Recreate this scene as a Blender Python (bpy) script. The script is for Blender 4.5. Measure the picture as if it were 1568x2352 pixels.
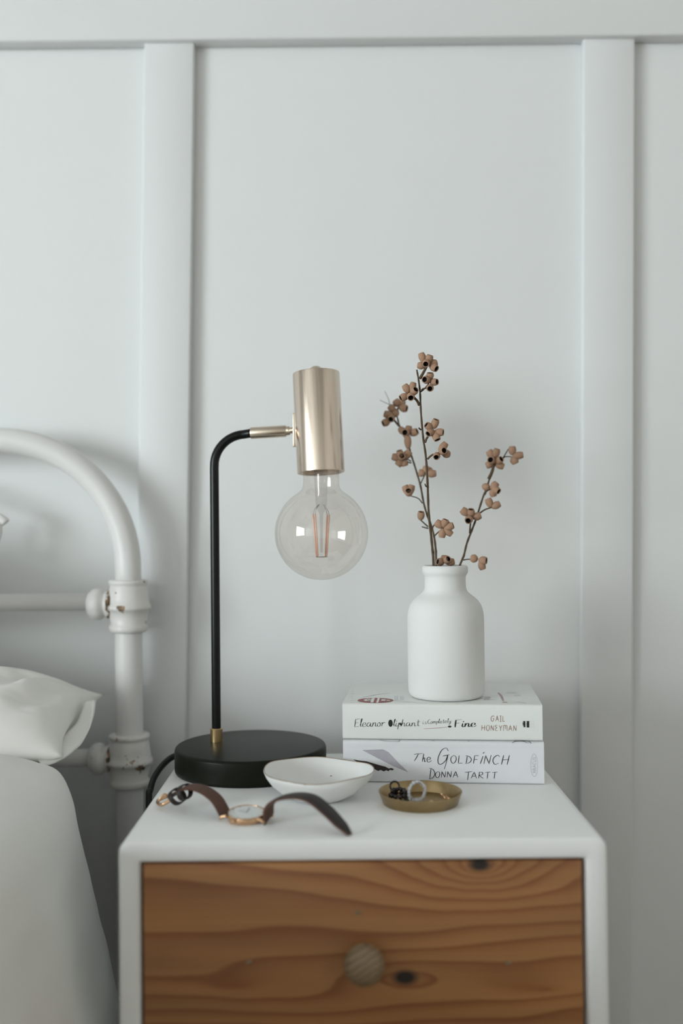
import bpy, bmesh, math, random
from mathutils import Vector, Matrix, noise as mnoise
random.seed(7)
for _o in list(bpy.data.objects): bpy.data.objects.remove(_o)
SC = bpy.context.scene
COL = SC.collection
PI = math.pi
R = math.radians

# ------------------------------------------------------------------ camera
F = 2287.0                       # focal length in pixels of the 1568x2352 frame (35 mm lens)
ZT = 0.55                        # height of the bedside table top
CAM = Vector((0.0, 0.0, ZT + 0.2548))
PITCH, ROLL = math.atan(36 / F), R(-0.55)
cam_d = bpy.data.cameras.new('camera'); cam = bpy.data.objects.new('camera', cam_d); COL.objects.link(cam)
cam_d.sensor_fit = 'VERTICAL'; cam_d.sensor_height = 36.0; cam_d.lens = 36.0 * F / 2352
cam_d.clip_start = 0.02
CR = (Matrix.Rotation(PI / 2 + PITCH, 3, 'X') @ Matrix.Rotation(ROLL, 3, 'Z'))
cam.matrix_world = Matrix.Translation(CAM) @ CR.to_4x4()
cam_d.dof.use_dof = True; cam_d.dof.focus_distance = 1.005; cam_d.dof.aperture_fstop = 1.9
SC.camera = cam

def U(px, py, d):
    """World point at depth y=d that the photograph shows at (px, py)."""
    v = CR @ Vector(((px - 784) / F, (1176 - py) / F, -1.0))
    return CAM + v * (d / v.y)

# ------------------------------------------------------------------ world, light, exposure
WALL_Y = 1.22
XL, XR, YB, ZC = -3.2, 1.9, -3.0, 2.6
WY0, WY1, WZ0, WZ1 = -2.75, -0.60, 0.45, 1.85          # window opening in the left wall
w = bpy.data.worlds.new('sky'); SC.world = w; w.use_nodes = True
w.node_tree.nodes['Background'].inputs[0].default_value = (0.72, 0.84, 1.0, 1)
w.node_tree.nodes['Background'].inputs[1].default_value = 1.0
ld = bpy.data.lights.new('window_daylight', 'AREA'); lo = bpy.data.objects.new('window_daylight', ld); COL.objects.link(lo)
ld.shape = 'RECTANGLE'; ld.size = 2.4; ld.size_y = 1.9; ld.energy = 275; ld.color = (0.912, 0.978, 1.0)
lo.location = (XL - 0.30, (WY0 + WY1) / 2, (WZ0 + WZ1) / 2 + 0.05); lo.rotation_euler = (PI / 2, 0, -PI / 2)
vs = SC.view_settings; vs.view_transform = 'Standard'; vs.look = 'None'; vs.gamma = 1.0; vs.use_curve_mapping = False
vs.exposure = 0.0
SC.cycles.use_denoising = True
SC.cycles.max_bounces = 10; SC.cycles.diffuse_bounces = 6; SC.cycles.transparent_max_bounces = 16

# ------------------------------------------------------------------ materials
class NB:
    def __init__(s, name):
        s.m = bpy.data.materials.new(name); s.m.use_nodes = True; s.t = s.m.node_tree; s.n = s.t.nodes
        s.b = s.n['Principled BSDF']; s.out = s.n['Material Output']
    def new(s, ty, **kw):
        n = s.n.new(ty)
        for k, v in kw.items(): setattr(n, k, v)
        return n
    def ln(s, a, b): s.t.links.new(a, b)
    def put(s, sock, v):
        if hasattr(v, 'is_linked'): s.ln(v, sock)
        else: sock.default_value = v
    def ma(s, op, a, b=0.0, c=0.0):
        n = s.new('ShaderNodeMath', operation=op)
        for i, v in enumerate((a, b, c)): s.put(n.inputs[i], v)
        return n.outputs[0]
    def obj(s):
        return s.new('ShaderNodeTexCoord').outputs['Object']
    def xyz(s, v):
        n = s.new('ShaderNodeSeparateXYZ'); s.ln(v, n.inputs[0]); return n.outputs
    def vec(s, x, y, z):
        n = s.new('ShaderNodeCombineXYZ'); [s.put(n.inputs[i], v) for i, v in enumerate((x, y, z))]; return n.outputs[0]
    def noise(s, v, scale, detail=3, rough=0.5, dist=0.0):
        n = s.new('ShaderNodeTexNoise'); s.ln(v, n.inputs['Vector'])
        n.inputs['Scale'].default_value = scale; n.inputs['Detail'].default_value = detail
        n.inputs['Roughness'].default_value = rough; n.inputs['Distortion'].default_value = dist
        return n.outputs['Fac']
    def ramp(s, f, stops):
        n = s.new('ShaderNodeValToRGB'); s.ln(f, n.inputs[0]); e = n.color_ramp.elements
        while len(e) < len(stops): e.new(0.5)
        for i, (p, c) in enumerate(stops): e[i].position = p; e[i].color = (*c, 1)
        return n.outputs[0]
    def mix(s, f, a, b):
        n = s.new('ShaderNodeMix', data_type='RGBA')
        s.put(n.inputs[0], f); s.put(n.inputs[6], a if hasattr(a, 'is_linked') else (*a, 1)); s.put(n.inputs[7], b if hasattr(b, 'is_linked') else (*b, 1))
        return n.outputs[2]
    def bump(s, h, strength, dist):
        n = s.new('ShaderNodeBump'); n.inputs['Strength'].default_value = strength; n.inputs['Distance'].default_value = dist
        s.ln(h, n.inputs['Height']); s.ln(n.outputs[0], s.b.inputs['Normal'])
    def base(s, c): s.put(s.b.inputs['Base Color'], c if hasattr(c, 'is_linked') else (*c, 1))
    def set(s, rough=None, metal=None, **kw):
        if rough is not None: s.put(s.b.inputs['Roughness'], rough)
        if metal is not None: s.b.inputs['Metallic'].default_value = metal
        for k, v in kw.items(): s.b.inputs[k.replace('_', ' ')].default_value = v

M = {}
def simple(key, col, rough=0.5, metal=0.0, var=0.05, scale=40, bump=0.0, bscale=300, bdist=0.0005, **kw):
    b = NB(key); o = b.obj()
    f = b.noise(o, scale, 4)
    c2 = tuple(max(0, x * (1 - var * 2)) for x in col)
    b.base(b.mix(f, c2, tuple(min(1, x * (1 + var * .5)) for x in col)))
    b.set(rough, metal, **kw)
    if bump: b.bump(b.noise(o, bscale, 3), bump, bdist)
    M[key] = b.m; return b

simple('wall_paint', (.735, .75, .752), .62, var=.012, scale=3, bump=.25, bscale=120, bdist=.0006)
simple('trim_paint', (.715, .73, .735), .5, var=.012, scale=4, bump=.15, bscale=90, bdist=.0004)
simple('room_paint', (.78, .75, .70), .7, var=.02, scale=3)
simple('front_paint', (.86, .85, .82), .7, var=.02, scale=3)
simple('ceiling_paint', (.50, .49, .47), .8, var=.01, scale=3)
simple('table_white', (.86, .87, .87), .30, var=.015, scale=9, bump=.06, bscale=25, bdist=.001)
simple('vase_white', (.72, .725, .715), .75, var=.012, scale=20, bump=.15, bscale=260, bdist=.0002)
simple('black_metal', (.004, .005, .0045), .3, var=.1, scale=60, bump=.05, bscale=900, bdist=.0001, Specular_IOR_Level=.25)
simple('black_base', (.010, .0112, .0068), .36, var=.08, scale=60, bump=.12, bscale=1200, bdist=.0001, Specular_IOR_Level=.14)
simple('cord', (.006, .007, .007), .5)
simple('brass', (.60, .43, .22), .32, 1.0, var=.1, scale=120)
simple('brass_nickel', (.70, .60, .49), .3, 1.0, var=.05, scale=80)
simple('dish_brass', (.43, .315, .165), .36, 1.0, var=.22, scale=70, bump=.1, bscale=150, bdist=.0003)
simple('gold', (.66, .42, .25), .2, 1.0, var=.04)
simple('socket_cream', (.75, .70, .62), .5)
simple('stem_brown', (.105, .068, .036), .8, var=.25, scale=300, bump=.4, bscale=700, bdist=.0004)
simple('hollow', (.008, .006, .005), .95)
simple('cover_white', (.78, .80, .78), .38, var=.01, scale=20)
simple('cover_grey', (.76, .77, .80), .42, var=.02, scale=60)
simple('pages', (.76, .73, .66), .85, var=.1, scale=500)
simple('ink_black', (.012, .014, .012), .5)
simple('ink_brown', (.36, .21, .15), .5, var=.12, scale=400)
simple('ink_grey', (.42, .42, .43), .5)
simple('ink_pale', (.60, .60, .64), .5)
simple('ink_faint', (.70, .71, .73), .5)
simple('ink_red', (.27, .045, .035), .45)
simple('ink_lilac', (.46, .44, .50), .5, var=.12, scale=90)
simple('ink_pink', (.50, .36, .36), .5)
simple('bird_print', (.035, .022, .022), .5, var=.4, scale=220)
simple('leather_top', (.018, .010, .0075), .55, var=.2, scale=200, bump=.25, bscale=900, bdist=.0002)
simple('leather_edge', (.115, .048, .028), .7, var=.2, scale=300)
simple('dial', (.80, .82, .82), .25)
simple('pearl', (.85, .83, .79), .2)
simple('dark_bead', (.014, .008, .008), .18)
simple('floor_wood', (.23, .155, .10), .5, var=.25, scale=6)
simple('linen', (.82, .825, .80), .85, var=.02, scale=12, bump=.3, bscale=900, bdist=.0002)
simple('pillow_linen', (.82, .82, .79), .85, var=.02, scale=12, bump=.3, bscale=900, bdist=.0002)
simple('mattress_cloth', (.70, .69, .65), .9)
simple('plant_hole', (.03, .02, .015), .9)
simple('filament', (.88, .55, .42), .5, var=.1)
simple('rim_tan', (.42, .30, .20), .6, var=.3, scale=120)
simple('wire', (.45, .42, .40), .35, 1.0)

def mk_shade():
    b = NB('shade_metal'); o = b.obj(); x, y, z = b.xyz(o)
    f = b.noise(b.vec(x, y, b.ma('MULTIPLY', z, .02)), 420, 3)
    b.base(b.mix(f, (.60, .505, .425), (.74, .635, .54))); b.set(None, 1.0)
    b.put(b.b.inputs['Roughness'], b.ma('MULTIPLY_ADD', f, .10, .19))
    M['shade_metal'] = b.m
mk_shade()

def mk_chip(key, col, lo, hi, darkmix=True):
    """old white paint, chipped along raised edges"""
    b = NB(key); o = b.obj()
    g = b.new('ShaderNodeNewGeometry').outputs['Pointiness']
    edge = b.ma('MULTIPLY', b.ma('SUBTRACT', g, .5), 5.0)
    n1 = b.noise(o, 95, 4, .6); n2 = b.noise(o, 33, 3, .6)
    s = b.ma('ADD', b.ma('MULTIPLY', n1, .55), b.ma('ADD', b.ma('MULTIPLY', n2, .5), edge))
    mask = b.ramp(s, [(lo, (0, 0, 0)), (hi, (1, 1, 1))])
    rust = b.ramp(b.noise(o, 140, 2), [(.35, (.02, .015, .012)), (.55, (.22, .13, .06)), (.75, (.34, .22, .12))])
    dirt = b.mix(b.noise(o, 20, 4), col, tuple(c * .9 for c in col))
    b.base(b.mix(mask, dirt, rust)); b.set(.38)
    b.bump(b.noise(o, 60, 3), .25, .0008)
    M[key] = b.m
mk_chip('iron_paint', (.75, .745, .735), .86, .90)
mk_chip('iron_socket', (.79, .775, .76), .84, .90)
def mk_collar():
    b = NB('iron_collar'); o = b.obj(); x, y, z = b.xyz(o)
    r = b.ma('SQRT', b.ma('ADD', b.ma('MULTIPLY', x, x), b.ma('MULTIPLY', y, y)))
    rim = b.ramp(b.ma('MULTIPLY', b.ma('SUBTRACT', r, .0215), 200.0), [(.05, (0, 0, 0)), (.9, (1, 1, 1))])     # wear along the proud beads
    n = b.ma('ADD', b.ma('MULTIPLY', b.noise(o, 150, 3, .6), .5), b.ma('MULTIPLY', b.noise(o, 48, 3, .6), .55))
    mask = b.ramp(b.ma('ADD', n, b.ma('MULTIPLY', rim, .075)), [(.655, (0, 0, 0)), (.675, (1, 1, 1))])
    rust = b.ramp(b.noise(o, 70, 2), [(.40, (.02, .016, .012)), (.52, (.24, .15, .08)), (.7, (.40, .29, .19))])
    b.base(b.mix(mask, b.mix(b.noise(o, 24, 4), (.755, .74, .725), (.68, .66, .64)), rust)); b.set(.4)
    b.bump(b.noise(o, 70, 3), .3, .0008); M['iron_collar'] = b.m
mk_collar()
mk_chip('enamel', (.85, .855, .845), 1.0, 1.04)

def mk_wood():
    b = NB('pine'); o = b.obj(); x, y, z = b.xyz(o)
    # local coords of the drawer front: x along the grain, z up
    nz = b.noise(b.vec(b.ma('MULTIPLY', x, 3.2), 3.3, b.ma('MULTIPLY', z, 13.0)), 1.0, 2, .4)
    g = b.ma('MULTIPLY_ADD', z, 50.0, b.ma('MULTIPLY', nz, 4.4))
    dark = None
    for (kx, kz, amp, sx, sz, core) in ((.096, -.003, 6.0, .040, .016, .0068), (.034, -.094, -2.2, .04, .010, .0080), (-.11, -.10, 1.2, .09, .014, .0001), (.15, -.105, 1.6, .06, .010, .0001)):
        dx = b.ma('SUBTRACT', x, kx); dz = b.ma('SUBTRACT', z, kz)
        wob = b.noise(o, 22, 2)
        dx2 = b.ma('DIVIDE', dx, sx); dz2 = b.ma('DIVIDE', dz, sz)
        r2 = b.ma('ADD', b.ma('MULTIPLY', dx2, dx2), b.ma('MULTIPLY', dz2, dz2))
        r = b.ma('SQRT', r2)
        e = b.ma('EXPONENT', b.ma('MULTIPLY', b.ma('ADD', r, b.ma('MULTIPLY', wob, .6)), -1.0))
        g = b.ma('ADD', g, b.ma('MULTIPLY', e, amp * 1.35))
        rr = b.ma('SQRT', b.ma('ADD', b.ma('MULTIPLY', b.ma('MULTIPLY', dx, dx), .35), b.ma('MULTIPLY', dz, dz)))
        k = b.ramp(b.ma('DIVIDE', rr, core), [(.45, (1, 1, 1)), (1.0, (0, 0, 0))])
        dark = k if dark is None else b.ma('MAXIMUM', dark, k)
    ring = b.ma('FRACT', g)
    fine = b.noise(b.vec(b.ma('MULTIPLY', x, 6.0), 1.0, b.ma('MULTIPLY', z, 420.0)), 1.0, 3, .6)
    tone = b.noise(b.vec(b.ma('MULTIPLY', x, 1.6), 9.0, b.ma('MULTIPLY', z, 22.0)), 1.0, 2)
    c = b.ramp(ring, [(0, (.42, .20, .070)), (.40, (.40, .182, .062)), (.72, (.33, .135, .043)), (.88, (.245, .088, .027)), (.95, (.265, .10, .031)), (1.0, (.41, .188, .065))])
    c = b.mix(b.ma('MULTIPLY', b.ramp(tone, [(.40, (0, 0, 0)), (.68, (1, 1, 1))]), .55), c, (.155, .062, .024))
    c = b.mix(b.ma('MULTIPLY', b.ramp(fine, [(.45, (0, 0, 0)), (.75, (1, 1, 1))]), .25), c, (.17, .075, .03))
    c = b.mix(dark, c, (.012, .008, .006))
    b.base(c); b.set(.42); b.bump(fine, .08, .0004)
    M['pine'] = b.m
    b = NB('knob_wood'); o = b.obj(); x, y, z = b.xyz(o)
    q = b.ma('ADD', b.ma('MULTIPLY', x, -.5), b.ma('ADD', b.ma('MULTIPLY', z, .86), b.ma('MULTIPLY', y, .25)))
    f = b.ma('FRACT', b.ma('ADD', b.ma('MULTIPLY', q, 210.0), b.ma('MULTIPLY', b.noise(o, 60, 2), 1.3)))
    b.base(b.ramp(f, [(0, (.30, .215, .13)), (.5, (.255, .18, .105)), (.85, (.15, .10, .055)), (1, (.28, .2, .12))])); b.set(.55)
    M['knob_wood'] = b.m
mk_wood()

def mk_nut():
    b = NB('gumnut_skin'); o = b.obj()
    f = b.noise(o, 330, 3, .6); f2 = b.noise(o, 60, 3)
    c = b.ramp(f, [(.3, (.26, .150, .092)), (.7, (.50, .33, .235))])
    b.base(b.mix(b.ma('MULTIPLY', f2, .6), c, (.36, .20, .115))); b.set(.8); b.bump(f, .35, .0004)
    M['gumnut_skin'] = b.m
mk_nut()

def mk_glass(key, tint, ior=1.45, rough=0.0):
    b = NB(key); b.n.remove(b.b)
    t = b.new('ShaderNodeBsdfTransparent'); t.inputs[0].default_value = (*tint, 1)
    g = b.new('ShaderNodeBsdfGlossy'); g.inputs['Roughness'].default_value = rough
    f = b.new('ShaderNodeLayerWeight'); f.inputs[0].default_value = .5
    r0 = ((ior - 1) / (ior + 1)) ** 2 * 2                                # a thin wall reflects at both of its faces
    fr = b.ma('MULTIPLY_ADD', b.ma('POWER', f.outputs['Facing'], 5.0), 1 - r0, r0)
    m = b.new('ShaderNodeMixShader'); b.ln(fr, m.inputs[0]); b.ln(t.outputs[0], m.inputs[1]); b.ln(g.outputs[0], m.inputs[2])
    b.ln(m.outputs[0], b.out.inputs[0]); M[key] = b.m
mk_glass('bulb_glass', (.965, .938, .912), 1.5, .0)
mk_glass('stem_glass', (.93, .93, .93), 1.5, .05)
mk_glass('window_glass', (.99, .995, .995), 1.2)
b = NB('crystal'); b.base((.93, .95, 1.0)); b.set(.04); b.b.inputs['Transmission Weight'].default_value = .75; b.b.inputs['IOR'].default_value = 1.5; M['crystal'] = b.m

# ------------------------------------------------------------------ geometry helpers
def link(name, verts, faces, mat, parent=None, smooth=True, midx=None, mats=None, world=False, sharp=None):
    """One mesh object.  world=True: verts are world points, the (unrotated) root's place is taken off."""
    if world and parent is not None:
        off = Vector((0, 0, 0)); p = parent
        while p is not None: off += p.location; p = p.parent
        verts = [Vector(v) - off for v in verts]
    me = bpy.data.meshes.new(name); me.from_pydata([tuple(v) for v in verts], [], faces); me.update()
    for mm in (mats or [mat]): me.materials.append(M[mm])
    if midx:
        for p_, i in zip(me.polygons, midx): p_.material_index = i
    if smooth:
        for p_ in me.polygons: p_.use_smooth = True
        if sharp: me.set_sharp_from_angle(angle=R(sharp))
    o = bpy.data.objects.new(name, me); COL.objects.link(o)
    if parent is not None: o.parent = parent
    return o

def root(name, loc, label, cat, group=None, rz=0.0):
    o = bpy.data.objects.new(name, None); COL.objects.link(o); o.location = loc; o.rotation_euler = (0, 0, rz)
    o.empty_display_size = .02; o['label'] = label; o['category'] = cat
    if group: o['group'] = group
    return o

def join(*gs):
    V, Fc = [], []
    for v, f in gs:
        n = len(V); V += list(v); Fc += [[i + n for i in q] for q in f]
    return V, Fc

def xf(g, m):
    return [m @ Vector(v) for v in g[0]], g[1]

def box(x0, x1, y0, y1, z0, z1, bev=0.0, seg=3):
    bm = bmesh.new(); bmesh.ops.create_cube(bm, size=1.0)
    for v in bm.verts:
        v.co = Vector((x0 if v.co.x < 0 else x1, y0 if v.co.y < 0 else y1, z0 if v.co.z < 0 else z1))
    if bev: bmesh.ops.bevel(bm, geom=list(bm.edges), offset=bev, segments=seg, profile=.5, affect='EDGES')
    bm.verts.index_update()
    g = ([v.co.copy() for v in bm.verts], [[v.index for v in f.verts] for f in bm.faces]); bm.free(); return g

def lathe(prof, seg=48, m=None, closed=False):
    """prof: list of (r, z)"""
    V, Fc, rings = [], [], []
    for r, z in prof:
        if r < 1e-7: rings.append([len(V)]); V.append(Vector((0, 0, z)))
        else:
            rings.append(list(range(len(V), len(V) + seg)))
            V += [Vector((r * math.cos(2 * PI * i / seg), r * math.sin(2 * PI * i / seg), z)) for i in range(seg)]
    pairs = list(zip(rings, rings[1:])) + ([(rings[-1], rings[0])] if closed else [])
    for a, c in pairs:
        for i in range(seg):
            j = (i + 1) % seg
            if len(a) == 1 and len(c) == 1: continue
            if len(a) == 1: Fc.append([a[0], c[j], c[i]])
            elif len(c) == 1: Fc.append([a[i], a[j], c[0]])
            else: Fc.append([a[i], a[j], c[j], c[i]])
    if m is not None: V = [m @ v for v in V]
    return V, Fc

def catmull(pts, n=8, closed=False):
    pts = [Vector(p) for p in pts]
    if len(pts) < 3 and not closed: 
        return [pts[0].lerp(pts[-1], i / n) for i in range(n + 1)]
    out = []; N = len(pts); rng = range(N if closed else N - 1)
    for i in rng:
        if closed: p0, p1, p2, p3 = (pts[(i + k) % N] for k in (-1, 0, 1, 2))
        else:
            p1, p2 = pts[i], pts[i + 1]; p0 = pts[i - 1] if i else p1 * 2 - p2; p3 = pts[i + 2] if i + 2 < N else p2 * 2 - p1
        for k in range(n):
            t = k / n
            out.append(.5 * ((2 * p1) + (p2 - p0) * t + (2 * p0 - 5 * p1 + 4 * p2 - p3) * t * t + (3 * p1 - p0 - 3 * p2 + p3) * t ** 3))
    if not closed: out.append(pts[-1])
    return out

def tube(pts, rad, seg=12, closed=False, caps=True):
    pts = [Vector(p) for p in pts]; N = len(pts)
    rr = rad if isinstance(rad, (list, tuple)) else [rad] * N
    V, Fc = [], []; up = None
    for i, p in enumerate(pts):
        if closed: t = pts[(i + 1) % N] - pts[i - 1]
        else: t = pts[min(i + 1, N - 1)] - pts[max(i - 1, 0)]
        t.normalize()
        if up is None:
            up = Vector((0, 0, 1)) if abs(t.z) < .9 else Vector((0, 1, 0))
        a = t.cross(up)
        if a.length < 1e-6: a = t.orthogonal()
        a.normalize(); bvec = a.cross(t).normalized(); up = bvec
        V += [p + (a * math.cos(2 * PI * k / seg) + bvec * math.sin(2 * PI * k / seg)) * rr[i] for k in range(seg)]
    for i in range(N if closed else N - 1):
        j = (i + 1) % N
        for k in range(seg):
            l = (k + 1) % seg
            Fc.append([i * seg + k, i * seg + l, j * seg + l, j * seg + k])
    if caps and not closed:
        Fc.append(list(range(seg))[::-1]); Fc.append([(N - 1) * seg + k for k in range(seg)])
    return V, Fc

def sphere(c, r, seg=20, rings=12, sc=(1, 1, 1)):
    prof = [(r * math.sin(PI * i / rings), -r * math.cos(PI * i / rings)) for i in range(rings + 1)]
    prof[0] = (0, -r); prof[-1] = (0, r)
    return lathe(prof, seg, Matrix.Translation(c) @ Matrix.Diagonal((*sc, 1)))

def torus(c, R_, r, m3=None, seg=32, ms=10):
    pts = [Vector((R_ * math.cos(2 * PI * i / seg), R_ * math.sin(2 * PI * i / seg), 0)) for i in range(seg)]
    V, Fc = tube(pts, r, ms, closed=True)
    mm = Matrix.Translation(c) @ (m3.to_4x4() if m3 else Matrix.Identity(4))
    return [mm @ v for v in V], Fc

def axis_m(p, d):
    """matrix with +Z along d at p"""
    return Matrix.Translation(p) @ Vector(d).to_track_quat('Z', 'Y').to_matrix().to_4x4()

def struct(name, g, mat, smooth=False):
    o = link(name, g[0], g[1], mat, smooth=smooth); o['kind'] = 'structure'; return o

# ------------------------------------------------------------------ the room
T = .12
struct('floor', box(XL - T, XR + T, YB - T, WALL_Y + T, -.1, 0), 'floor_wood')
struct('ceiling', box(XL - T, XR + T, YB - T, WALL_Y + T, ZC, ZC + .1), 'ceiling_paint')
struct('wall_back', box(XL - T, XR + T, WALL_Y, WALL_Y + T, 0, ZC), 'wall_paint')
struct('wall_right', box(XR, XR + T, YB, WALL_Y, 0, ZC), 'room_paint')
struct('wall_front', box(XL - T, XR + T, YB - T, YB, 0, ZC), 'front_paint')
struct('wall_left', join(box(XL - T, XL, YB, WALL_Y, 0, WZ0), box(XL - T, XL, YB, WALL_Y, WZ1, ZC), box(XL - T, XL, YB, WY0, WZ0, WZ1), box(XL - T, XL, WY1, WALL_Y, WZ0, WZ1)), 'wall_paint')
win = bpy.data.objects.new('window_1', None); COL.objects.link(win); win['kind'] = 'structure'; win.location = (XL - .06, (WY0 + WY1) / 2, WZ0)
fw = .05
g = join(box(XL - .09, XL - .03, WY0, WY1, WZ0, WZ0 + fw), box(XL - .09, XL - .03, WY0, WY1, WZ1 - fw, WZ1), box(XL - .09, XL - .03, WY0, WY0 + fw, WZ0, WZ1), box(XL - .09, XL - .03, WY1 - fw, WY1, WZ0, WZ1))
link('window_frame', *g, 'trim_paint', win, False, world=True)
ym, zm = (WY0 + WY1) / 2, (WZ0 + WZ1) / 2
link('glazing_bar', *box(XL - .08, XL - .04, ym - .02, ym + .02, WZ0 + fw, WZ1 - fw), 'trim_paint', win, False, world=True)
link('glazing_bar', *box(XL - .08, XL - .04, WY0 + fw, WY1 - fw, zm - .015, zm + .015), 'trim_paint', win, False, world=True)
for a0, a1 in ((WY0 + fw, ym - .02), (ym + .02, WY1 - fw)):
    for c0, c1 in ((WZ0 + fw, zm - .015), (zm + .015, WZ1 - fw)):
        link('window_pane', *box(XL - .062, XL - .058, a0, a1, c0, c1), 'window_glass', win, False, world=True)
link('window_sill', *box(XL - .03, XL + .06, WY0 - .04, WY1 + .04, WZ0 - .03, WZ0, .006), 'trim_paint', win, True, world=True)

# battens and the rail of the panelled wall
def board(name, p0, p1, wd, th, mat='trim_paint'):
    """board lying on the back wall from p0 to p1 (x, z), width wd, thickness th"""
    a = Vector((p0[0], 0, p0[1])); c = Vector((p1[0], 0, p1[1])); L = (c - a).length
    g = box(-wd / 2, wd / 2, -th, 0, 0, L, .0022, 2)
    d = (c - a).normalized(); xx = Vector((0, 1, 0)).cross(d).normalized()
    m = Matrix((xx, Vector((0, 1, 0)), d)).transposed().to_4x4(); m.translation = a + Vector((0, WALL_Y, 0))
    o = struct(name, xf(g, m), mat, True); return o
def wl(px, py): 
    p = U(px, py, WALL_Y - .012); return p
def batten(name, xt0, xt1, xb0, xb1, yt, yb):
    a0, a1, c0, c1 = wl(xt0, yt), wl(xt1, yt), wl(xb0, yb), wl(xb1, yb)
    top = (a0 + a1) / 2; bot = (c0 + c1) / 2; d = (top - bot) / (top.z - bot.z)
    lo_ = bot + d * (0.0 - bot.z); hi = bot + d * (wl(784, 92).z - bot.z + .03)
    return board(name, (lo_.x, lo_.z), (hi.x, hi.z), ((a1 - a0).length + (c1 - c0).length) / 2, .014)
batten('trim_1', 331, 447, 313, 427, 110, 1500)
batten('trim_2', 1337, 1459, 1334, 1450, 110, 1700)
za = wl(784, 97).z
g = box(XL, XR, WALL_Y - .022, WALL_Y, za, za + .13, .003, 2)
struct('trim_3', g, 'trim_paint', True)

# ------------------------------------------------------------------ bedside table
TX0, TX1, TY0, TY1 = -.1850, .2145, .817, 1.127
tb = root('bedside_table', ((TX0 + TX1) / 2, (TY0 + TY1) / 2, 0), 'white bedside table with one natural pine drawer front', 'table')
th = .0175; ZB = .17
def bevbox(*a, bev=.003, seg=3): return box(*a, bev, seg)
# carcass: rounded rectangular sleeve
def carcass():
    def rr(x0, x1, z0, z1, r, n=6):
        pts = []
        for cx, cz, a0 in ((x1 - r, z1 - r, 0), (x0 + r, z1 - r, 90), (x0 + r, z0 + r, 180), (x1 - r, z0 + r, 270)):
            for k in range(n + 1):
                a = R(a0 + 90 * k / n); pts.append((cx + r * math.cos(a), cz + r * math.sin(a)))
        return pts
    V, Fc = [], []; e = .003
    loops = [(rr(TX0 + th, TX1 - th, ZB + th, ZT - th, .002), TY1), (rr(TX0 + th, TX1 - th, ZB + th, ZT - th, .002), TY0 + e),
             (rr(TX0 + th - .0012, TX1 - th + .0012, ZB + th - .0012, ZT - th + .0012, .003), TY0 + .0008), (rr(TX0 + th - e, TX1 - th + e, ZB + th - e, ZT - th + e, .004), TY0),
             (rr(TX0 + e, TX1 - e, ZB + e, ZT - e, .007), TY0), (rr(TX0 + .001, TX1 - .001, ZB + .001, ZT - .001, .009), TY0 + .001), (rr(TX0, TX1, ZB, ZT, .0095), TY0 + e), (rr(TX0, TX1, ZB, ZT, .0095), TY1)]
    n = len(loops[0][0])
    for lp, y in loops: V += [Vector((x, y, z)) for x, z in lp]
    for i in range(len(loops)):
        j = (i + 1) % len(loops)
        for k in range(n):
            l = (k + 1) % n; Fc.append([i * n + k, i * n + l, j * n + l, j * n + k])
    return V, Fc
link('carcass', *carcass(), 'table_white', tb, True, world=True, sharp=40)
link('back_panel', *box(TX0 + th + .0005, TX1 - th - .0005, TY1 - .012, TY1 - .004, ZB + th + .0005, ZT - th - .0005), 'table_white', tb, False, world=True)
dx0, dx1, dz0, dz1 = TX0 + th + .0022, TX1 - th - .003, ZB + th + .003, ZT - th - .0015
DX, DZ = (dx0 + dx1) / 2, dz1
gv, gf = bevbox(dx0, dx1, TY0 + .002, TY0 + .020, dz0, dz1, bev=.0018, seg=2)
dr = link('drawer', [v - Vector((DX, TY0, DZ)) for v in gv], gf, 'pine', tb, True, sharp=40)
dr.location = Vector((DX, TY0, DZ)) - tb.location; dr['label'] = 'natural pine drawer front with dark knots'
link('drawer_box', *box(dx0 + .01, dx1 - .01, TY0 + .0205, TY1 - .03, dz0 + .01, dz1 - .03), 'table_white', tb, False, world=True)
kc = U(836, 2216, TY0 - .017)
kp = [(0, .0330), (.006, .0325), (.011, .0300), (.0148, .0255), (.0164, .0205), (.0158, .0155), (.0130, .0105), (.0095, .0072), (.0080, .004), (.0082, 0), (0, 0)]
gk = lathe(kp, 36, axis_m(Vector((kc.x, TY0 + .002, kc.z)), (0, -1, 0)))
link('knob', [v - Vector((DX, TY0, DZ)) for v in gk[0]], gk[1], 'knob_wood', dr, True)
for px, py in ((572, 2210), (1166, 2211), (822, 2096)):
    q = U(px, py, TY0 + .002) - Vector((DX, TY0, DZ))
    gk = sphere(Vector((q.x, .0018, q.z)), .0022, 12, 6, (1.3, .25, .8))
    link('filler_spot', *gk, 'knob_wood', dr)
for sx in (TX0 + .03, TX1 - .03):
    for sy in (TY0 + .035, TY1 - .035):
        gl = lathe([(0, 0), (.010, 0), (.017, ZB + .0005), (0, ZB + .0005)], 20, Matrix.Translation((sx, sy, 0)))
        link('leg', *gl, 'knob_wood', tb, True, world=True, sharp=40)

# ------------------------------------------------------------------ lamp
LX, LY = -.0984, 1.0585
lamp = root('table_lamp', (LX, LY, ZT), 'black and brass desk lamp with a bare clear globe bulb', 'lamp')
RB, HB = .0798, .0262
bp = [(0, 0), (RB - .003, 0), (RB - .0012, .0006), (RB - .0002, .0022), (RB, .004), (RB, HB - .0035), (RB - .0006, HB - .0015), (RB - .0018, HB - .0004), (RB - .0035, HB), (0, HB)]
link('base', *lathe(bp, 96), 'black_base', lamp, True, sharp=50)
pb = U(497, 1697, 1.076); pt = U(492, 1080, 1.076); px_, py_ = pb.x - LX, 1.076 - LY
RP = .0049
link('collar', *lathe([(0, 0), (.0066, 0), (.0066, .0135), (.0060, .0142), (0, .0142)], 32, Matrix.Translation((px_, py_, HB))), 'brass', lamp, True, sharp=40)
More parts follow.
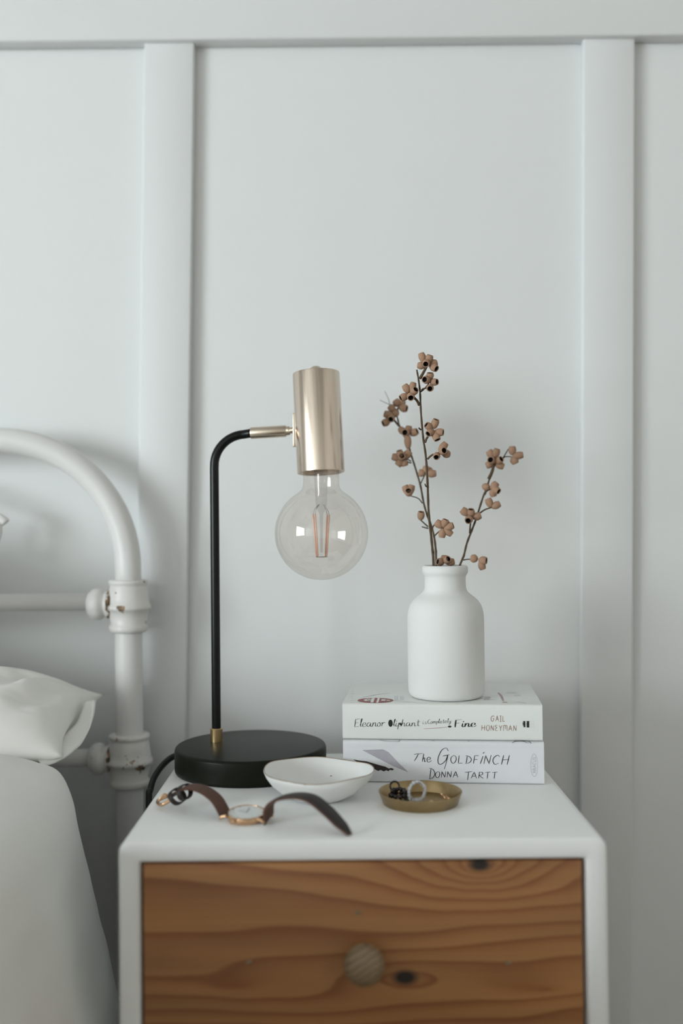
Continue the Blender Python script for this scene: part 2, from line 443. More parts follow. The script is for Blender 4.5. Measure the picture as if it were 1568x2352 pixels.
# post and arm: upright, quarter bend, arm
top = U(576, 995, 1.072) - lamp.location
ptl = pt - lamp.location
pts = [Vector((px_, py_, HB + .0142)), Vector((px_, py_, HB + .02)).lerp(Vector((ptl.x, py_, top.z - .036)), .5), Vector((ptl.x, py_, top.z - .038))]
Rb = .034; cx, cz = ptl.x + Rb, top.z - Rb - .0008
for k in range(1, 13):
    a = PI - (PI / 2 - .05) * k / 12; pts.append(Vector((cx + Rb * math.cos(a), py_, cz + Rb * math.sin(a) + .0)))
end = pts[-1]; sl = (top - end).normalized()
pts.append(top)
link('post', *tube(pts, RP, 24), 'black_metal', lamp, True, sharp=50)
s1 = U(657, 990, 1.068) - lamp.location
dv = (s1 - top).normalized()
link('arm_sleeve', *lathe([(0, 0), (.0062, 0), (.0064, .0006), (.0064, (s1 - top).length - .001), (.0058, (s1 - top).length), (0, (s1 - top).length)], 32, axis_m(top, dv)), 'brass_nickel', lamp, True, sharp=40)
s2 = U(674, 988, 1.066) - lamp.location
link('swivel_joint', *join(lathe([(0, -.001), (.0050, 0), (.0050, .0035), (.0034, .0045), (.0034, (s2 - s1).length + .004), (0, (s2 - s1).length + .004)], 24, axis_m(s1, (s2 - s1).normalized())), xf(box(-.0022, .0022, -.0045, .0045, -.018, .018, .0008), Matrix.Translation(U(677, 988, 1.066) - lamp.location))), 'brass_nickel', lamp, True, sharp=40)
# shade: open cylinder, tipped a little to the right and to the viewer
st, sb = U(725.5, 857, 1.066) - lamp.location, U(737, 1086, 1.058) - lamp.location
ax = (st - sb).normalized(); Ls = (st - sb).length; RS = .0253
sm = axis_m(sb, ax)
sp = [(0, Ls), (RS - .0015, Ls), (RS - .0003, Ls - .0004), (RS, Ls - .0016), (RS, .0004), (RS - .0004, 0), (RS - .0011, 0), (RS - .0014, .0004), (RS - .0014, Ls - .002), (0, Ls - .002)]
V_, F_ = lathe(sp, 96)
sh = link('shade', V_, F_, 'shade_metal', lamp, True, sharp=40); sh.matrix_local = sm
link('finial', *lathe([(0, 0), (.0075, 0), (.0075, .0012), (.0072, .0032), (.0060, .0055), (.0038, .0072), (0, .0080)], 28, Matrix.Translation((0, 0, Ls))), 'brass_nickel', sh, True)
link('socket', *lathe([(.0, .060), (.0205, .060), (.0205, .012), (.0195, .0115), (0, .0115)], 40), 'socket_cream', sh, True, sharp=40)
# bulb
bc = U(738, 1225, 1.053) - lamp.location; RG = .0493
bax = (sb - bc); bax.normalize()
blen = (sb - bc).length
bm_ = axis_m(bc, bax)
RN = .0190
prof = [(0, -RG)]
for k in range(1, 40):
    a = -PI / 2 + k * (PI * .5 + R(58)) / 39; prof.append((RG * math.cos(a), RG * math.sin(a)))
r0, z0 = prof[-1]
prof += [(r0 - .0030, z0 + .0022), (r0 - .0052, z0 + .0046), (RN + .0006, z0 + .0075), (RN, z0 + .011), (RN, blen + .010)]
bulb = link('bulb', *lathe(prof, 72), 'bulb_glass', lamp, True); bulb.matrix_local = bm_; bulb['label'] = 'clear glass globe bulb with pink filaments'
link('bulb_cap', *lathe([(0, blen + .0105), (RN - .0005, blen + .0105), (.0133, blen + .018), (.0133, blen + .04), (0, blen + .04)], 32), 'brass_nickel', bulb, True, sharp=40)
link('stem', *lathe([(.0075, blen + .010), (.0070, blen - .008), (.0058, RG * .62), (.0032, RG * .46), (.0018, RG * .40), (.0013, -RG * .40), (0, -RG * .42)], 24), 'stem_glass', bulb, True)
for k, (a0, r1, r2) in enumerate(((205, .0092, .0058), (25, .0095, .0060), (48, .0095, .0060), (228, .0092, .0058))):
    ca, sa = math.cos(R(a0)), math.sin(R(a0))
    link('filament', *tube([(r1 * ca, r1 * sa, RG * .40), ((r1 + r2) / 2 * ca, (r1 + r2) / 2 * sa, 0), (r2 * ca, r2 * sa, -RG * .50)], .00085, 8), 'filament', bulb, True)
    link('support_wire', *tube([(r1 * ca, r1 * sa, RG * .40), (r1 * .8 * ca, r1 * .8 * sa, RG * .52), (.003 * ca, .003 * sa, RG * .62)], .0003, 6), 'wire', bulb, True)
link('filament_wire', *torus(Vector((0, 0, -RG * .505)), .0056, .0004, None, 24, 6), 'wire', bulb, True)
# cord
cp = [Vector((LX - RB * .82, 1.094, ZT + .012)), U(400, 1737, 1.092), U(374, 1757, 1.082), U(354, 1786, 1.068), U(345, 1815, 1.055), U(342, 1838, 1.05), Vector((-.204, 1.05, .44)), Vector((-.206, 1.07, .30)), Vector((-.21, 1.12, .12)), Vector((-.22, 1.14, .01))]
link('power_cord', *tube(catmull(cp, 8), .0034, 10), 'cord', lamp, True, world=True)

# ------------------------------------------------------------------ books
BA = R(-5.4)
BL, BW = .1985, .130
def book(name, loc, thick, label, cover, r=.0022):
    b = root(name, loc, label, 'book', 'paperbacks under the vase', BA)
    # local: spine along +x at y=0, depth +y, z up
    ct = .0006
    # cover: C-shaped wrap, spine rounded
    n = 5; out = []
    for cz, a0 in ((thick - r, 90), (r, 180)):
        for k in range(n + 1):
            a = R(a0 + 90 * k / n); out.append((r + r * math.cos(a), cz + r * math.sin(a)))
    outer = [(BW, thick)] + out + [(BW, 0)]
    ri = r - ct
    inn = []
    for cz, a0 in ((thick - r, 90), (r, 180)):
        for k in range(n + 1):
            a = R(a0 + 90 * k / n); inn.append((r + ri * math.cos(a), cz + ri * math.sin(a)))
    inner = [(BW, thick - ct)] + inn + [(BW, ct)]
    V, Fc = [], []; N = len(outer)
    for x in (0, BL):
        V += [Vector((x, y, z)) for y, z in outer]; V += [Vector((x, y, z)) for y, z in inner]
    S = 2 * N
    for k in range(N - 1):
        Fc += [[k, k + 1, S + k + 1, S + k], [N + k + 1, N + k, S + N + k, S + N + k + 1], [k + 1, k, N + k, N + k + 1], [S + k, S + k + 1, S + N + k + 1, S + N + k]]
    for k in (0, N - 1): Fc.append([k, N + k, S + N + k, S + k])
    link('cover', V, Fc, cover, b, True, sharp=35)
    link('page_block', *box(.0006, BL - .0006, .0009, BW - .0012, ct + .00005, thick - ct - .00005), 'pages', b, False)
    return b
TL, TU = .0410, .0358
lower = book('paperback_book', (-.0008, 1.0015, ZT + .0004), TL, 'thick pale grey novel with black handwritten title, bottom of the stack', 'cover_grey')
upper = book('paperback_book', (-.0010, 1.0060, ZT + TL + .0009), TU, 'white paperback with slim brush script title under the vase', 'cover_white', .0030)

# lettering drawn as pen strokes -------------------------------------------------
GL = {
 'A': [[(0,0),(.36,1),(.70,0)], [(.12,.34),(.6,.38)]], 'B': ['s',[(0,0),(0,.5),(0,1)],[(0,1),(.42,.93),(.42,.62),(0,.53)],[(0,.53),(.55,.44),(.52,.06),(0,0)]],
 'C': ['s',[(.62,.82),(.4,1),(.08,.74),(.02,.35),(.25,.0),(.62,.12)]], 'D': ['s',[(.1,.98),(.06,.5),(.0,0)],[(-.1,1),(.35,.86),(.58,.5),(.38,.12),(-.12,-.02)]],
 'E': [[(.48,1),(0,1),(0,0),(.5,0)],[(0,.5),(.42,.52)]], 'e2': ['s',[(.5,.92),(.22,1),(.06,.76),(.34,.53),(.04,.30),(.15,.02),(.52,.08)]],
 'F': [[(.1,1),(.02,0)],[(.06,1),(.58,1.02)],[(.05,.5),(.46,.54)]], 'G': ['s',[(.80,.82),(.55,1),(.14,.78),(0,.35),(.25,.02),(.6,.14),(.68,.45)],[(.42,.46),(.6,.47),(.84,.46)]],
 'H': [[(0,0),(.08,1)],[(.55,0),(.64,1)],[(-.02,.48),(.66,.54)]], 'I': [[(0,0),(.03,1)]], 'Is': [[(.2,0),(.2,1)],[(0,1),(.4,1)],[(0,0),(.4,0)]],
 'L': [[(.06,1),(0,.02),(.5,.04)]], 'M': [[(0,0),(.02,.9),(.1,1),(.36,.98),(.37,.35)],[(.36,.98),(.68,.96),(.70,0)]], 'N': [[(0,0),(.05,1),(.5,.02),(.58,1.02)]],
 'O': ['s',[(.35,1),(.08,.78),(.02,.4),(.2,.03),(.45,.06),(.62,.45),(.56,.85),(.33,1.0)]], 'R': ['s',[(.0,0),(.03,.5),(.06,.98)],[(-.06,.96),(.42,.95),(.44,.62),(.05,.48)],[(.05,.48),(.3,.25),(.6,.0)]],
 'S': ['s',[(.5,.88),(.28,1),(.06,.8),(.22,.56),(.46,.4),(.5,.15),(.25,0),(.02,.12)]], 'T': [[(.28,-.02),(.34,.98)],[(0,.94),(.68,1.02)]], 'U': ['s',[(0,1),(.0,.4),(.12,.04),(.4,.04),(.52,.4),(.52,1)]],
 'Y': [[(0,1),(.28,.48),(.58,1)],[(.28,.48),(.26,0)]], 'Tl': ['s',[(.02,.92),(.3,1.02),(.85,1.06)],[(.42,1.0),(.3,.5),(.1,-.1)]],
 'a': ['s',[(.40,.44),(.2,.5),(.03,.25),(.12,.02),(.30,.12),(.42,.46)],[(.42,.46),(.40,.15),(.48,.0),(.6,.12)]],
 'e': ['s',[(.02,.22),(.30,.28),(.32,.46),(.16,.5),(.03,.3),(.08,.04),(.25,.0),(.46,.16)]], 'h': ['s',[(.16,1),(.08,.5),(.0,0)],[(.04,.2),(.2,.46),(.32,.44),(.30,.12),(.36,.0),(.48,.1)]],
 'i': ['s',[(.08,.5),(.05,.12),(.12,.0),(.24,.1)],[(.11,.68),(.13,.73),(.12,.78)]], 'l': ['s',[(.0,.2),(.18,.75),(.2,1),(.12,.9),(.08,.4),(.1,.04),(.26,.12)]],
 'm': ['s',[(.04,.5),(.02,0)],[(.03,.2),(.18,.48),(.26,.4),(.24,0)],[(.25,.2),(.4,.48),(.5,.4),(.48,.06),(.6,.06)]], 'n': ['s',[(.04,.5),(.02,.25),(.0,0)],[(.02,.2),(.18,.47),(.30,.42),(.29,.1),(.36,.0),(.48,.12)]],
 'o': ['s',[(.2,.5),(.03,.3),(.08,.03),(.26,.03),(.34,.28),(.22,.5),(.28,.40),(.46,.44)]], 'p': ['s',[(.08,.5),(.04,.0),(.0,-.42)],[(.04,.1),(.18,.48),(.34,.38),(.3,.08),(.08,.04)]],
 'r': ['s',[(.04,.5),(.03,.25),(.0,0)],[(.02,.2),(.16,.46),(.28,.5),(.34,.40)]], 's': ['s',[(.24,.44),(.1,.5),(.06,.36),(.22,.18),(.16,.0),(.0,.06)]],
 't': ['s',[(.14,.9),(.10,.4),(.12,.04),(.3,.08)],[(-.04,.58),(.14,.6),(.34,.64)]], 'y': ['s',[(.04,.5),(.06,.2),(.2,.1),(.34,.4)],[(.36,.5),(.3,.0),(.16,-.4),(.0,-.3),(.2,-.1),(.42,.06)]],
 'Ec': ['s',[(.06,.98),(.04,.5),(.0,0)],[(.05,.94),(.3,.98),(.52,1.02)],[(.03,.5),(.2,.52),(.4,.55)],[(.0,.02),(.2,.02),(.46,.1)]], 'Cc': ['s',[(.5,.9),(.3,1),(.06,.7),(.04,.3),(.2,.0),(.48,.16)]],
 'Fc': ['s',[(.12,.98),(.08,.5),(.06,-.05)],[(.1,.96),(.35,.99),(.62,1.02)],[(.08,.48),(.25,.52),(.42,.56)]],
}
def ribbon(pts, wid, brush):
    """flat stroke in the (x, z) plane, as verts/faces (x, 0, z)"""
    V, Fc = [], []; N = len(pts)
    for i, p in enumerate(pts):
        t = (pts[min(i + 1, N - 1)] - pts[max(i - 1, 0)])
        if t.length < 1e-9: t = Vector((1, 0))
        t.normalize(); k = wid * ((1 - brush) + brush * 1.7 * abs(t.y)) * (.55 + .45 * min(1, 4 * min(i + .3, N - 1 - i + .3) / N))
        nrm = Vector((-t.y, t.x)) * k / 2
        V += [Vector((p.x + nrm.x, 0, p.y + nrm.y)), Vector((p.x - nrm.x, 0, p.y - nrm.y))]
        if i: Fc.append([2 * i - 2, 2 * i - 1, 2 * i + 1, 2 * i])
    return V, Fc
def word(chars, x0, x1, y0, y1, h, wid, brush=0.0, slant=0.0, gap=.16, y_h1=None):
    """crop-pixel placing: letters from x0 to x1 along baseline y0..y1, cap height h"""
    gl, adv, xx = [], [], 0.0
    for c in chars:
        st = GL[c]; sm_ = st[0] == 's'; st = st[1:] if sm_ else st
        mn = min(p[0] for q in st for p in q); mx = max(p[0] for q in st for p in q)
        gl.append((sm_, st, xx - mn)); xx += (mx - mn) + gap
    tot = xx - gap; parts = []
    for sm_, st, off in gl:
        for q in st:
            pts = []
            for a, c in q:
                u = (a + off) / tot; X = x0 + u * (x1 - x0); hh = h + ((y_h1 or h) - h) * u
                pts.append(Vector((X + slant * c * hh, (y0 + u * (y1 - y0)) - c * hh)))
            if sm_: pts = [p for p in catmull([p.to_3d() for p in pts], 7)]
            else:
                o = []
                for a, c in zip(pts, pts[1:]): o += [a.lerp(c, t / 4) for t in range(4)]
                pts = o + [pts[-1]]
            parts.append(ribbon([Vector((p[0], p[1])) for p in pts], wid, brush))
    return join(*parts)
KP = .1985 / 1435
def spine(bk, name, g, mat, up_=True, lift=.00018, order=0):
    """crop pixels -> spine plane"""
    xl, b0, b1 = (70, 496, 503) if up_ else (68, 801, 821)
    out = []
    for v in g[0]:
        X = (v.x - xl) * KP; Z = (b0 + (b1 - b0) * (v.x - xl) / 1430 - v.z) * KP
        out.append(Vector((X, -lift - order * .00006, Z)))
    return link(name, out, g[1], mat, bk, False)
def poly(pts): 
    return [Vector((x, 0, y)) for x, y in pts], [list(range(len(pts)))]
def oval(cx, cy, rx, ry, n=28): return poly([(cx + rx * math.cos(2 * PI * i / n), cy + ry * math.sin(2 * PI * i / n)) for i in range(n)])
def line(pts, wid, brush=0.0, smooth=True):
    p = catmull([Vector((a, c, 0)) for a, c in pts], 8) if smooth else [Vector((a, c, 0)) for a, c in pts]
    return ribbon([Vector((q.x, q.y)) for q in p], wid, brush)
# upper spine
spine(upper, 'title_lettering', join(word(['Ec','l','e','a','n','o','r'], 158, 378, 407, 401, 58, 3.3, .6, .06, .02),
      oval(419, 379, 16, 26), word(['l','i','p','h','a','n','t'], 438, 633, 402, 399, 52, 3.3, .6, .04, .02), oval(491, 385, 7, 7),
      word(['i','s'], 652, 678, 383, 383, 30, 2.2, .3, .05, .1), word(['Cc','o','m','p','l','e','t','e','l','y'], 688, 856, 382, 373, 31, 2.1, .4, .08, .02),
      word(['Fc','i','n','e'], 884, 1036, 404, 401, 52, 6.6, .85, .04, .03)), 'ink_black')
spine(upper, 'author_lettering', join(word(['G','A','Is','L'], 1140, 1238, 362, 363, 40, 4.2, 0, 0, .28), word(['H','O','N','e2','Y','M','A','N'], 1072, 1320, 429, 431, 40, 4.2, 0, 0, .28)), 'ink_brown')
spine(upper, 'match_print', line([(658, 418), (745, 413), (835, 404)], 4.5), 'ink_pink')
spine(upper, 'match_head_print', oval(845, 401, 13, 7), 'ink_black')
spine(upper, 'publisher_mark', join(poly([(1359, 381), (1369, 379), (1360, 370), (1372, 371), (1364, 362), (1383, 359), (1384, 404), (1366, 402), (1374, 394), (1362, 391), (1370, 386)]), poly([(1391, 360), (1411, 359), (1411, 405), (1391, 405), (1395, 400), (1389, 396), (1395, 391), (1389, 386), (1395, 380), (1389, 375), (1395, 370)])), 'ink_black')
spine(upper, 'publisher_mark_outline', join(*[line(q, 1.6, 0, False) for q in ([(1414, 360), (1444, 360)], [(1414, 404), (1444, 404)], [(1428, 360), (1428, 404)], [(1443, 360), (1443, 404)], [(1414, 382), (1444, 382)])]), 'ink_faint')
# lower spine
spine(lower, 'title_lettering', join(word(['Tl'], 576, 640, 648, 648, 46, 4.4, .3, .1), word(['h'], 640, 664, 658, 658, 58, 4.4, .3, .05), word(['e'], 672, 706, 660, 660, 68, 4.4, .3, .02),
      line([(826, 582), (812, 560), (780, 575), (755, 625), (753, 664), (772, 676), (806, 650), (822, 612), (812, 660), (796, 712)], 4.8, .3), line([(786, 618), (806, 613), (834, 608)], 4.4),
      word(['O','L','D','F'], 842, 1040, 668, 672, 56, 4.6, .3, .06, .26), word(['I'], 1052, 1062, 674, 674, 56, 4.6, .3, .2), line([(1072, 600), (1084, 589)], 4.4), word(['N','C','H'], 1078, 1250, 674, 680, 62, 4.8, .3, .16, .26, 68)), 'ink_black', False)
spine(lower, 'author_lettering', join(word(['D'], 684, 726, 781, 781, 78, 4.4, .3, .05), word(['O','N','N','A'], 732, 892, 772, 770, 44, 4.4, .3, .06, .24),
      word(['T'], 940, 992, 788, 788, 58, 4.4, .3, .05), word(['A','R','T','T'], 986, 1172, 777, 778, 46, 4.4, .3, .06, .2)), 'ink_black', False)
ab = word(['A','B','A','C','U','S'], 0, 112, 0, 0, 22, 2.6, 0, 0, .22)
abr = ([Vector((1444 + v.z, 0, 741 - v.x)) for v in ab[0]], ab[1])
ov = [(1433 + 24 * math.cos(2 * PI * i / 40), 684 + 80 * math.sin(2 * PI * i / 40)) for i in range(41)]
spine(lower, 'publisher_oval', join(abr, ribbon([Vector(p) for p in ov], 2.4, 0)), 'ink_grey', False)
spine(lower, 'torn_paper_print', poly([(208, 573), (356, 568), (398, 590), (470, 668), (541, 734), (432, 690), (320, 632)]), 'ink_lilac', False)
spine(lower, 'bird_print', poly([(140, 640), (180, 648), (240, 655), (290, 670), (338, 684), (372, 692), (398, 706), (418, 702), (437, 711), (425, 719), (405, 716), (396, 726), (380, 718), (362, 727), (340, 716), (322, 724), (298, 712), (270, 704), (240, 690), (200, 676)]), 'bird_print', False)
spine(lower, 'crease_print', join(*[line([(90, y), (600, y + 5), (1480, y + 9)], 1.2) for y in (538, 548, 556)]), 'ink_faint', False)
# printed marks on the top cover, in cover coordinates (x along the spine, y depth)
def cover_print(bk, name, g, mat, z, order=0):
    link(name, [Vector((v.x, v.z, z + .00015 + order * .0001)) for v in g[0]], g[1], mat, bk, False)
def fl(pts, wid): 
    return line(pts, wid, 0)
bi = bpy.context.view_layer; bi.update()
def oncov(bk, z, px, py):
    """photo pixel -> (x, depth) on the cover at local height z"""
    zw = bk.location.z + z
    v = CR @ Vector(((px - 784) / F, (1176 - py) / F, -1.0)); p = CAM + v * ((zw - CAM.z) / v.z)
    q = Matrix.Rotation(-BA, 3, 'Z') @ (p - bk.location); return (q.x, q.y)
def oc(cx, cy, bk=None, z=None):
    return oncov(upper, TU, 760 + cx / 3.136, 1540 + cy / 3.136)
a = oc(180, 238); c = oc(445, 238); n_ = oc(312, 258); f_ = oc(312, 220)
ox, oy, orx, ory = (a[0] + c[0]) / 2, (n_[1] + f_[1]) / 2, (c[0] - a[0]) / 2, abs(f_[1] - n_[1]) / 2
if oy - ory < .0036: oy = .0036 + ory
cover_print(upper, 'award_oval_print', oval(ox, oy, orx, ory), 'ink_red', TU)
def opoly(uv): return poly([(ox + u * orx, oy + v * ory) for u, v in uv])
cover_print(upper, 'award_lettering', join(opoly([(-.68, .1), (-.5, .55), (-.30, .6), (-.3, .35), (-.48, .3), (-.5, 0), (-.3, .05), (-.28, -.3), (-.55, -.3)]), opoly([(-.25, .8), (-.08, .85), (-.08, -.85), (-.24, -.82), (-.24, -.1), (-.4, -.15), (-.4, .2), (-.25, .2)]), opoly([(.08, .9), (.2, .88), (.2, -.9), (.08, -.92)]), opoly([(.32, .4), (.55, .4), (.55, -.15), (.32, -.15)]), opoly([(.60, .25), (.82, .15), (.78, -.1), (.60, -.05)])), 'cover_white', TU, 1)
cover_print(upper, 'line_drawing', join(fl([oc(228, 194), oc(290, 182), oc(350, 172), oc(420, 164)], .0011), fl([oc(212, 200), oc(330, 206), oc(450, 216), oc(560, 228), oc(690, 238)], .0007)), 'ink_grey', TU)
cover_print(upper, 'price_scribble', fl([oc(1098, 192), oc(1130, 190), oc(1145, 196), oc(1105, 200), oc(1140, 204), oc(1100, 212), oc(1150, 212), oc(1180, 212)], .0012), 'ink_grey', TU)
cover_print(upper, 'price_scribble', fl([oc(1330, 228), oc(1375, 232), oc(1408, 236)], .0012), 'ink_grey', TU)
cover_print(upper, 'match_sketch', join(fl([oc(1205, 160), oc(1225, 185), oc(1240, 220)], .0025), oval(*oc(1252, 230), .0028, .0025)), 'ink_pink', TU)
cover_print(upper, 'quote_block', join(*[fl([oc(462 + k * 8, 182), oc(462 + k * 8, 214)], .0018) for k in (0, 2, 5, 7)]), 'ink_faint', TU)
cover_print(upper, 'blurb_column', join(*[fl([oc(146 - k * 1, 120 + k * 16), oc(166 - k, 120 + k * 16)], .0022) for k in range(8)]), 'ink_faint', TU)
cover_print(upper, 'blossom_sketch', join(oval(*oc(1300, 160), .006, .005), oval(*oc(1340, 180), .004, .004)), 'ink_faint', TU)
def ol(cx, cy): return oncov(lower, TL, 760 + cx / 3.136, 1540 + cy / 3.136)
for q_ in ([ol(345, 500), ol(390, 508), ol(440, 512), ol(485, 509), ol(495, 502)], [ol(1303, 522), ol(1330, 508), ol(1370, 507), ol(1405, 518), ol(1430, 522)], [ol(1322, 514), ol(1390, 508), ol(1425, 512), ol(1444, 527)], [ol(725, 508), ol(736, 508), ol(748, 508)], [ol(980, 510), ol(990, 510), ol(1000, 510)]):
    cover_print(lower, 'cover_scribble', fl(q_, .0009), 'ink_black', TL)

# ------------------------------------------------------------------ vase with three branches
VX, VY, VZ = .1078, 1.0430, ZT + TL + TU + .00125
s = 1.0430 / F
def vp(pairs): return [(r * s, (1614.5 - y) * s * .9415) for r, y in pairs]
vprof = [(0, 0), (72 * s, 0), (78 * s, .8 * s)] + vp([(82.5, 1611), (85.5, 1606), (87, 1598), (87.5, 1580), (87.5, 1440), (87, 1418), (85, 1405), (81, 1393), (75, 1383), (66, 1374), (57, 1367), (51, 1361), (48, 1354), (47, 1345), (46.6, 1332), (47, 1324), (49, 1319.5), (51.3, 1316), (52.3, 1311), (52.3, 1305), (51.3, 1300), (49, 1297.5), (46, 1297), (43, 1299), (41.5, 1304), (41, 1330), (41.5, 1352), (50, 1372), (72, 1392), (80, 1415), (81, 1590), (74, 1604)]) + [(0, 10 * s)]
vase = link('vase', *lathe(vprof, 72), 'vase_white', None, True); vase.location = (VX, VY, VZ)
vase['label'] = 'matte white ceramic bottle vase standing on the books'; vase['category'] = 'vase'

# gumnut mesh (opening towards +Z, base at origin, unit length)
np_ = [(0, 0), (.16, .01), (.26, .10), (.36, .28), (.42, .48), (.43, .64), (.40, .80), (.355, .93), (.345, 1.0), (.305, .99), (.275, .93), (.28, .75), (.25, .5), (0, .45)]
nv, nf = lathe(np_, 14)
nidx = [0 if max(nv[i].z for i in q) >= .985 or q[0] < 1 + 14 * 8 else 1 for q in nf]
nme = bpy.data.meshes.new('gumnut'); nme.from_pydata([tuple(v) for v in nv], [], nf); nme.materials.append(M['gumnut_skin']); nme.materials.append(M['hollow'])
for p_, i in zip(nme.polygons, nidx): p_.use_smooth = True; p_.material_index = i
def K(cx, cy, d): return U(840 + cx / 3.92, 780 + cy / 3.92, d)
def branch(label, path, dfun, radii, twigs, nuts, base):
    r = root('dried_gumnut_branch', base, label, 'branch', 'dried branches in the vase')
    P_ = [K(x, y, dfun(y)) for x, y in path]
    P_ = [Vector(q) for q in (base, )] + P_
    C_ = catmull(P_, 6); n = len(C_)
    rad = [radii[0] + (radii[1] - radii[0]) * i / (n - 1) + .00012 * math.sin(i * 1.7) for i in range(n)]
    link('stem', *tube(C_, rad, 10), 'stem_brown', r, True, world=True)
    for tw in twigs:
        w_ = .0007 if len(tw) < 4 or not isinstance(tw[-1], float) else tw[-1]
        pts = [q for q in tw if not isinstance(q, float)]
        C_ = catmull([K(x, y, dfun(y) - .002 * i) for i, (x, y) in enumerate(pts)], 5)
        link('twig', *tube(C_, [w_ * (1.15 - .3 * i / len(C_)) for i in range(len(C_))], 8), 'stem_brown', r, True, world=True)
    for (bx, by, tx, ty, k) in nuts:
        # k: +1 opening towards the viewer, -1 away
        L = 74.0 * random.uniform(.95, 1.06); l2 = math.hypot(tx - bx, ty - by)
        d0 = dfun(by) - .004
        if l2 >= L * .80: dd = (.62 if k > 0 else .3) * L * k; L2 = math.hypot(l2, dd)
        else: dd = math.sqrt(L * L - l2 * l2) * (1 if k > 0 else -1) * min(1, abs(k)); L2 = math.hypot(l2, dd)
        sc = d0 / F / 3.92
        p0 = K(bx, by, d0); p1 = K(tx, ty, d0); p1.y -= dd * sc
        v = p1 - p0
        o = bpy.data.objects.new('gumnut', nme); COL.objects.link(o); o.parent = r
        wsc = 83 * sc * random.uniform(.94, 1.08)
        m = axis_m(p0 - Vector(base), v.normalized()) @ Matrix.Rotation(random.uniform(0, 6), 4, 'Z') @ Matrix.Diagonal((wsc, wsc, max(v.length, 60 * sc), 1))
        o.matrix_local = m
    return r
zb = VZ + .02
tall = branch('tallest dried gumnut branch, sharp and upright in the white vase', [(608, 2020), (600, 1900), (585, 1750), (565, 1560), (555, 1300), (540, 1060), (515, 880), (495, 650), (488, 480), (475, 370), (458, 270)], lambda y: 1.0385 - (2000 - y) * 2.0e-5, (.00150, .00085),
  [[(486, 350), (510, 310), (548, 240), .0014], [(480, 590), (458, 548), (398, 488), .0013], [(494, 470), (530, 440), (572, 385)], [(500, 455), (520, 440), (560, 440)], [(533, 925), (550, 885), (605, 815), .0011], [(555, 1075), (595, 1040), (655, 1020), .0010], [(610, 1775), (650, 1735), (700, 1692)], [(592, 1705), (628, 1655), (680, 1650)], [(495, 812), (480, 800), (478, 795)], [(565, 1330), (540, 1320), (532, 1300)]],
  [(522, 205, 497, 122, -.4), (556, 212, 577, 143, .5), (548, 200, 534, 233, 1), (535, 240, 470, 228, -1), (575, 225, 638, 206, -.6), (578, 232, 632, 272, 1),
   (576, 362, 576, 302, .5), (565, 365, 522, 368, 1), (580, 385, 638, 387, 1), (578, 425, 571, 453, 1),
   (388, 478, 348, 408, -.5), (405, 475, 430, 388, -.5), (412, 490, 447, 455, 1), (385, 500, 308, 533, .5), (402, 492, 401, 535, 1),
   (607, 800, 630, 722, .7), (600, 805, 538, 768, .7), (606, 815, 554, 856, 1), (618, 832, 695, 838, .6), (612, 825, 642, 907, .6),
   (660, 1008, 722, 932, -.4), (668, 1012, 700, 1003, 1), (690, 1025, 750, 1030, -.6), (640, 1028, 628, 1066, 1),
   (690, 1690, 632, 1640, -.6), (695, 1690, 718, 1620, .4), (705, 1700, 785, 1672, .5), (700, 1700, 772, 1755, -.5), (692, 1700, 684, 1782, -.4), (695, 1690, 745, 1645, -1)], (VX - .010, VY - .012, zb))
left = branch('thin dried gumnut branch leaning left and blurred behind the tall one', [(632, 2010), (628, 1900), (616, 1790), (590, 1680), (555, 1590), (520, 1470), (490, 1310), (440, 1140), (405, 1030), (380, 940), (330, 840), (300, 770), (280, 690), (255, 640), (222, 600)], lambda y: 1.055 + (2000 - y) * 5.0e-5, (.0013, .0008),
  [[(215, 600), (205, 540), (170, 465), .0003], [(220, 590), (180, 570), (125, 545), .0003], [(302, 780), (270, 745), (235, 700), .0012], [(262, 650), (290, 620), (305, 600), .001], [(385, 950), (378, 905), (375, 855), .0022], [(405, 1095), (375, 1080), (335, 1080)], [(490, 1300), (505, 1270), (535, 1210)], [(510, 1475), (470, 1430), (395, 1405), .0006], [(560, 1685), (520, 1650), (490, 1622)], [(560, 1700), (530, 1693), (505, 1685)], [(408, 1110), (385, 1105), (365, 1090)]],
  [(300, 600, 265, 545, -.5), (305, 595, 338, 548, -.5), (300, 610, 368, 626, .6), (262, 645, 212, 598, -.6),
   (240, 690, 165, 668, .3), (238, 700, 220, 726, 1), (215, 730, 152, 760, .4), (258, 690, 272, 640, -.8),
   (378, 850, 388, 778, -.3), (372, 845, 345, 843, 1), (398, 855, 460, 826, .7), (345, 840, 315, 800, -1), (382, 985, 374, 870, -.3),
   (320, 1075, 298, 1000, .6), (315, 1070, 235, 1052, -.3), (325, 1080, 285, 1135, -.4), (335, 1080, 355, 1135, -.5), (340, 1075, 395, 1005, -.4), (325, 1070, 320, 1050, 1),
   (535, 1210, 475, 1195, -.4), (535, 1205, 545, 1140, -.4), (540, 1210, 630, 1205, -.4), (540, 1200, 590, 1170, -.6),
   (388, 1400, 380, 1360, 1), (385, 1400, 350, 1315, -.4), (388, 1400, 415, 1310, -.4), (491, 1625, 497, 1550, .6),
   (700, 2010, 640, 1998, .5), (705, 2010, 712, 1945, -.5), (705, 2000, 738, 1972, 1), (720, 2010, 795, 1998, -.5)], (VX - .008, VY + .008, zb))
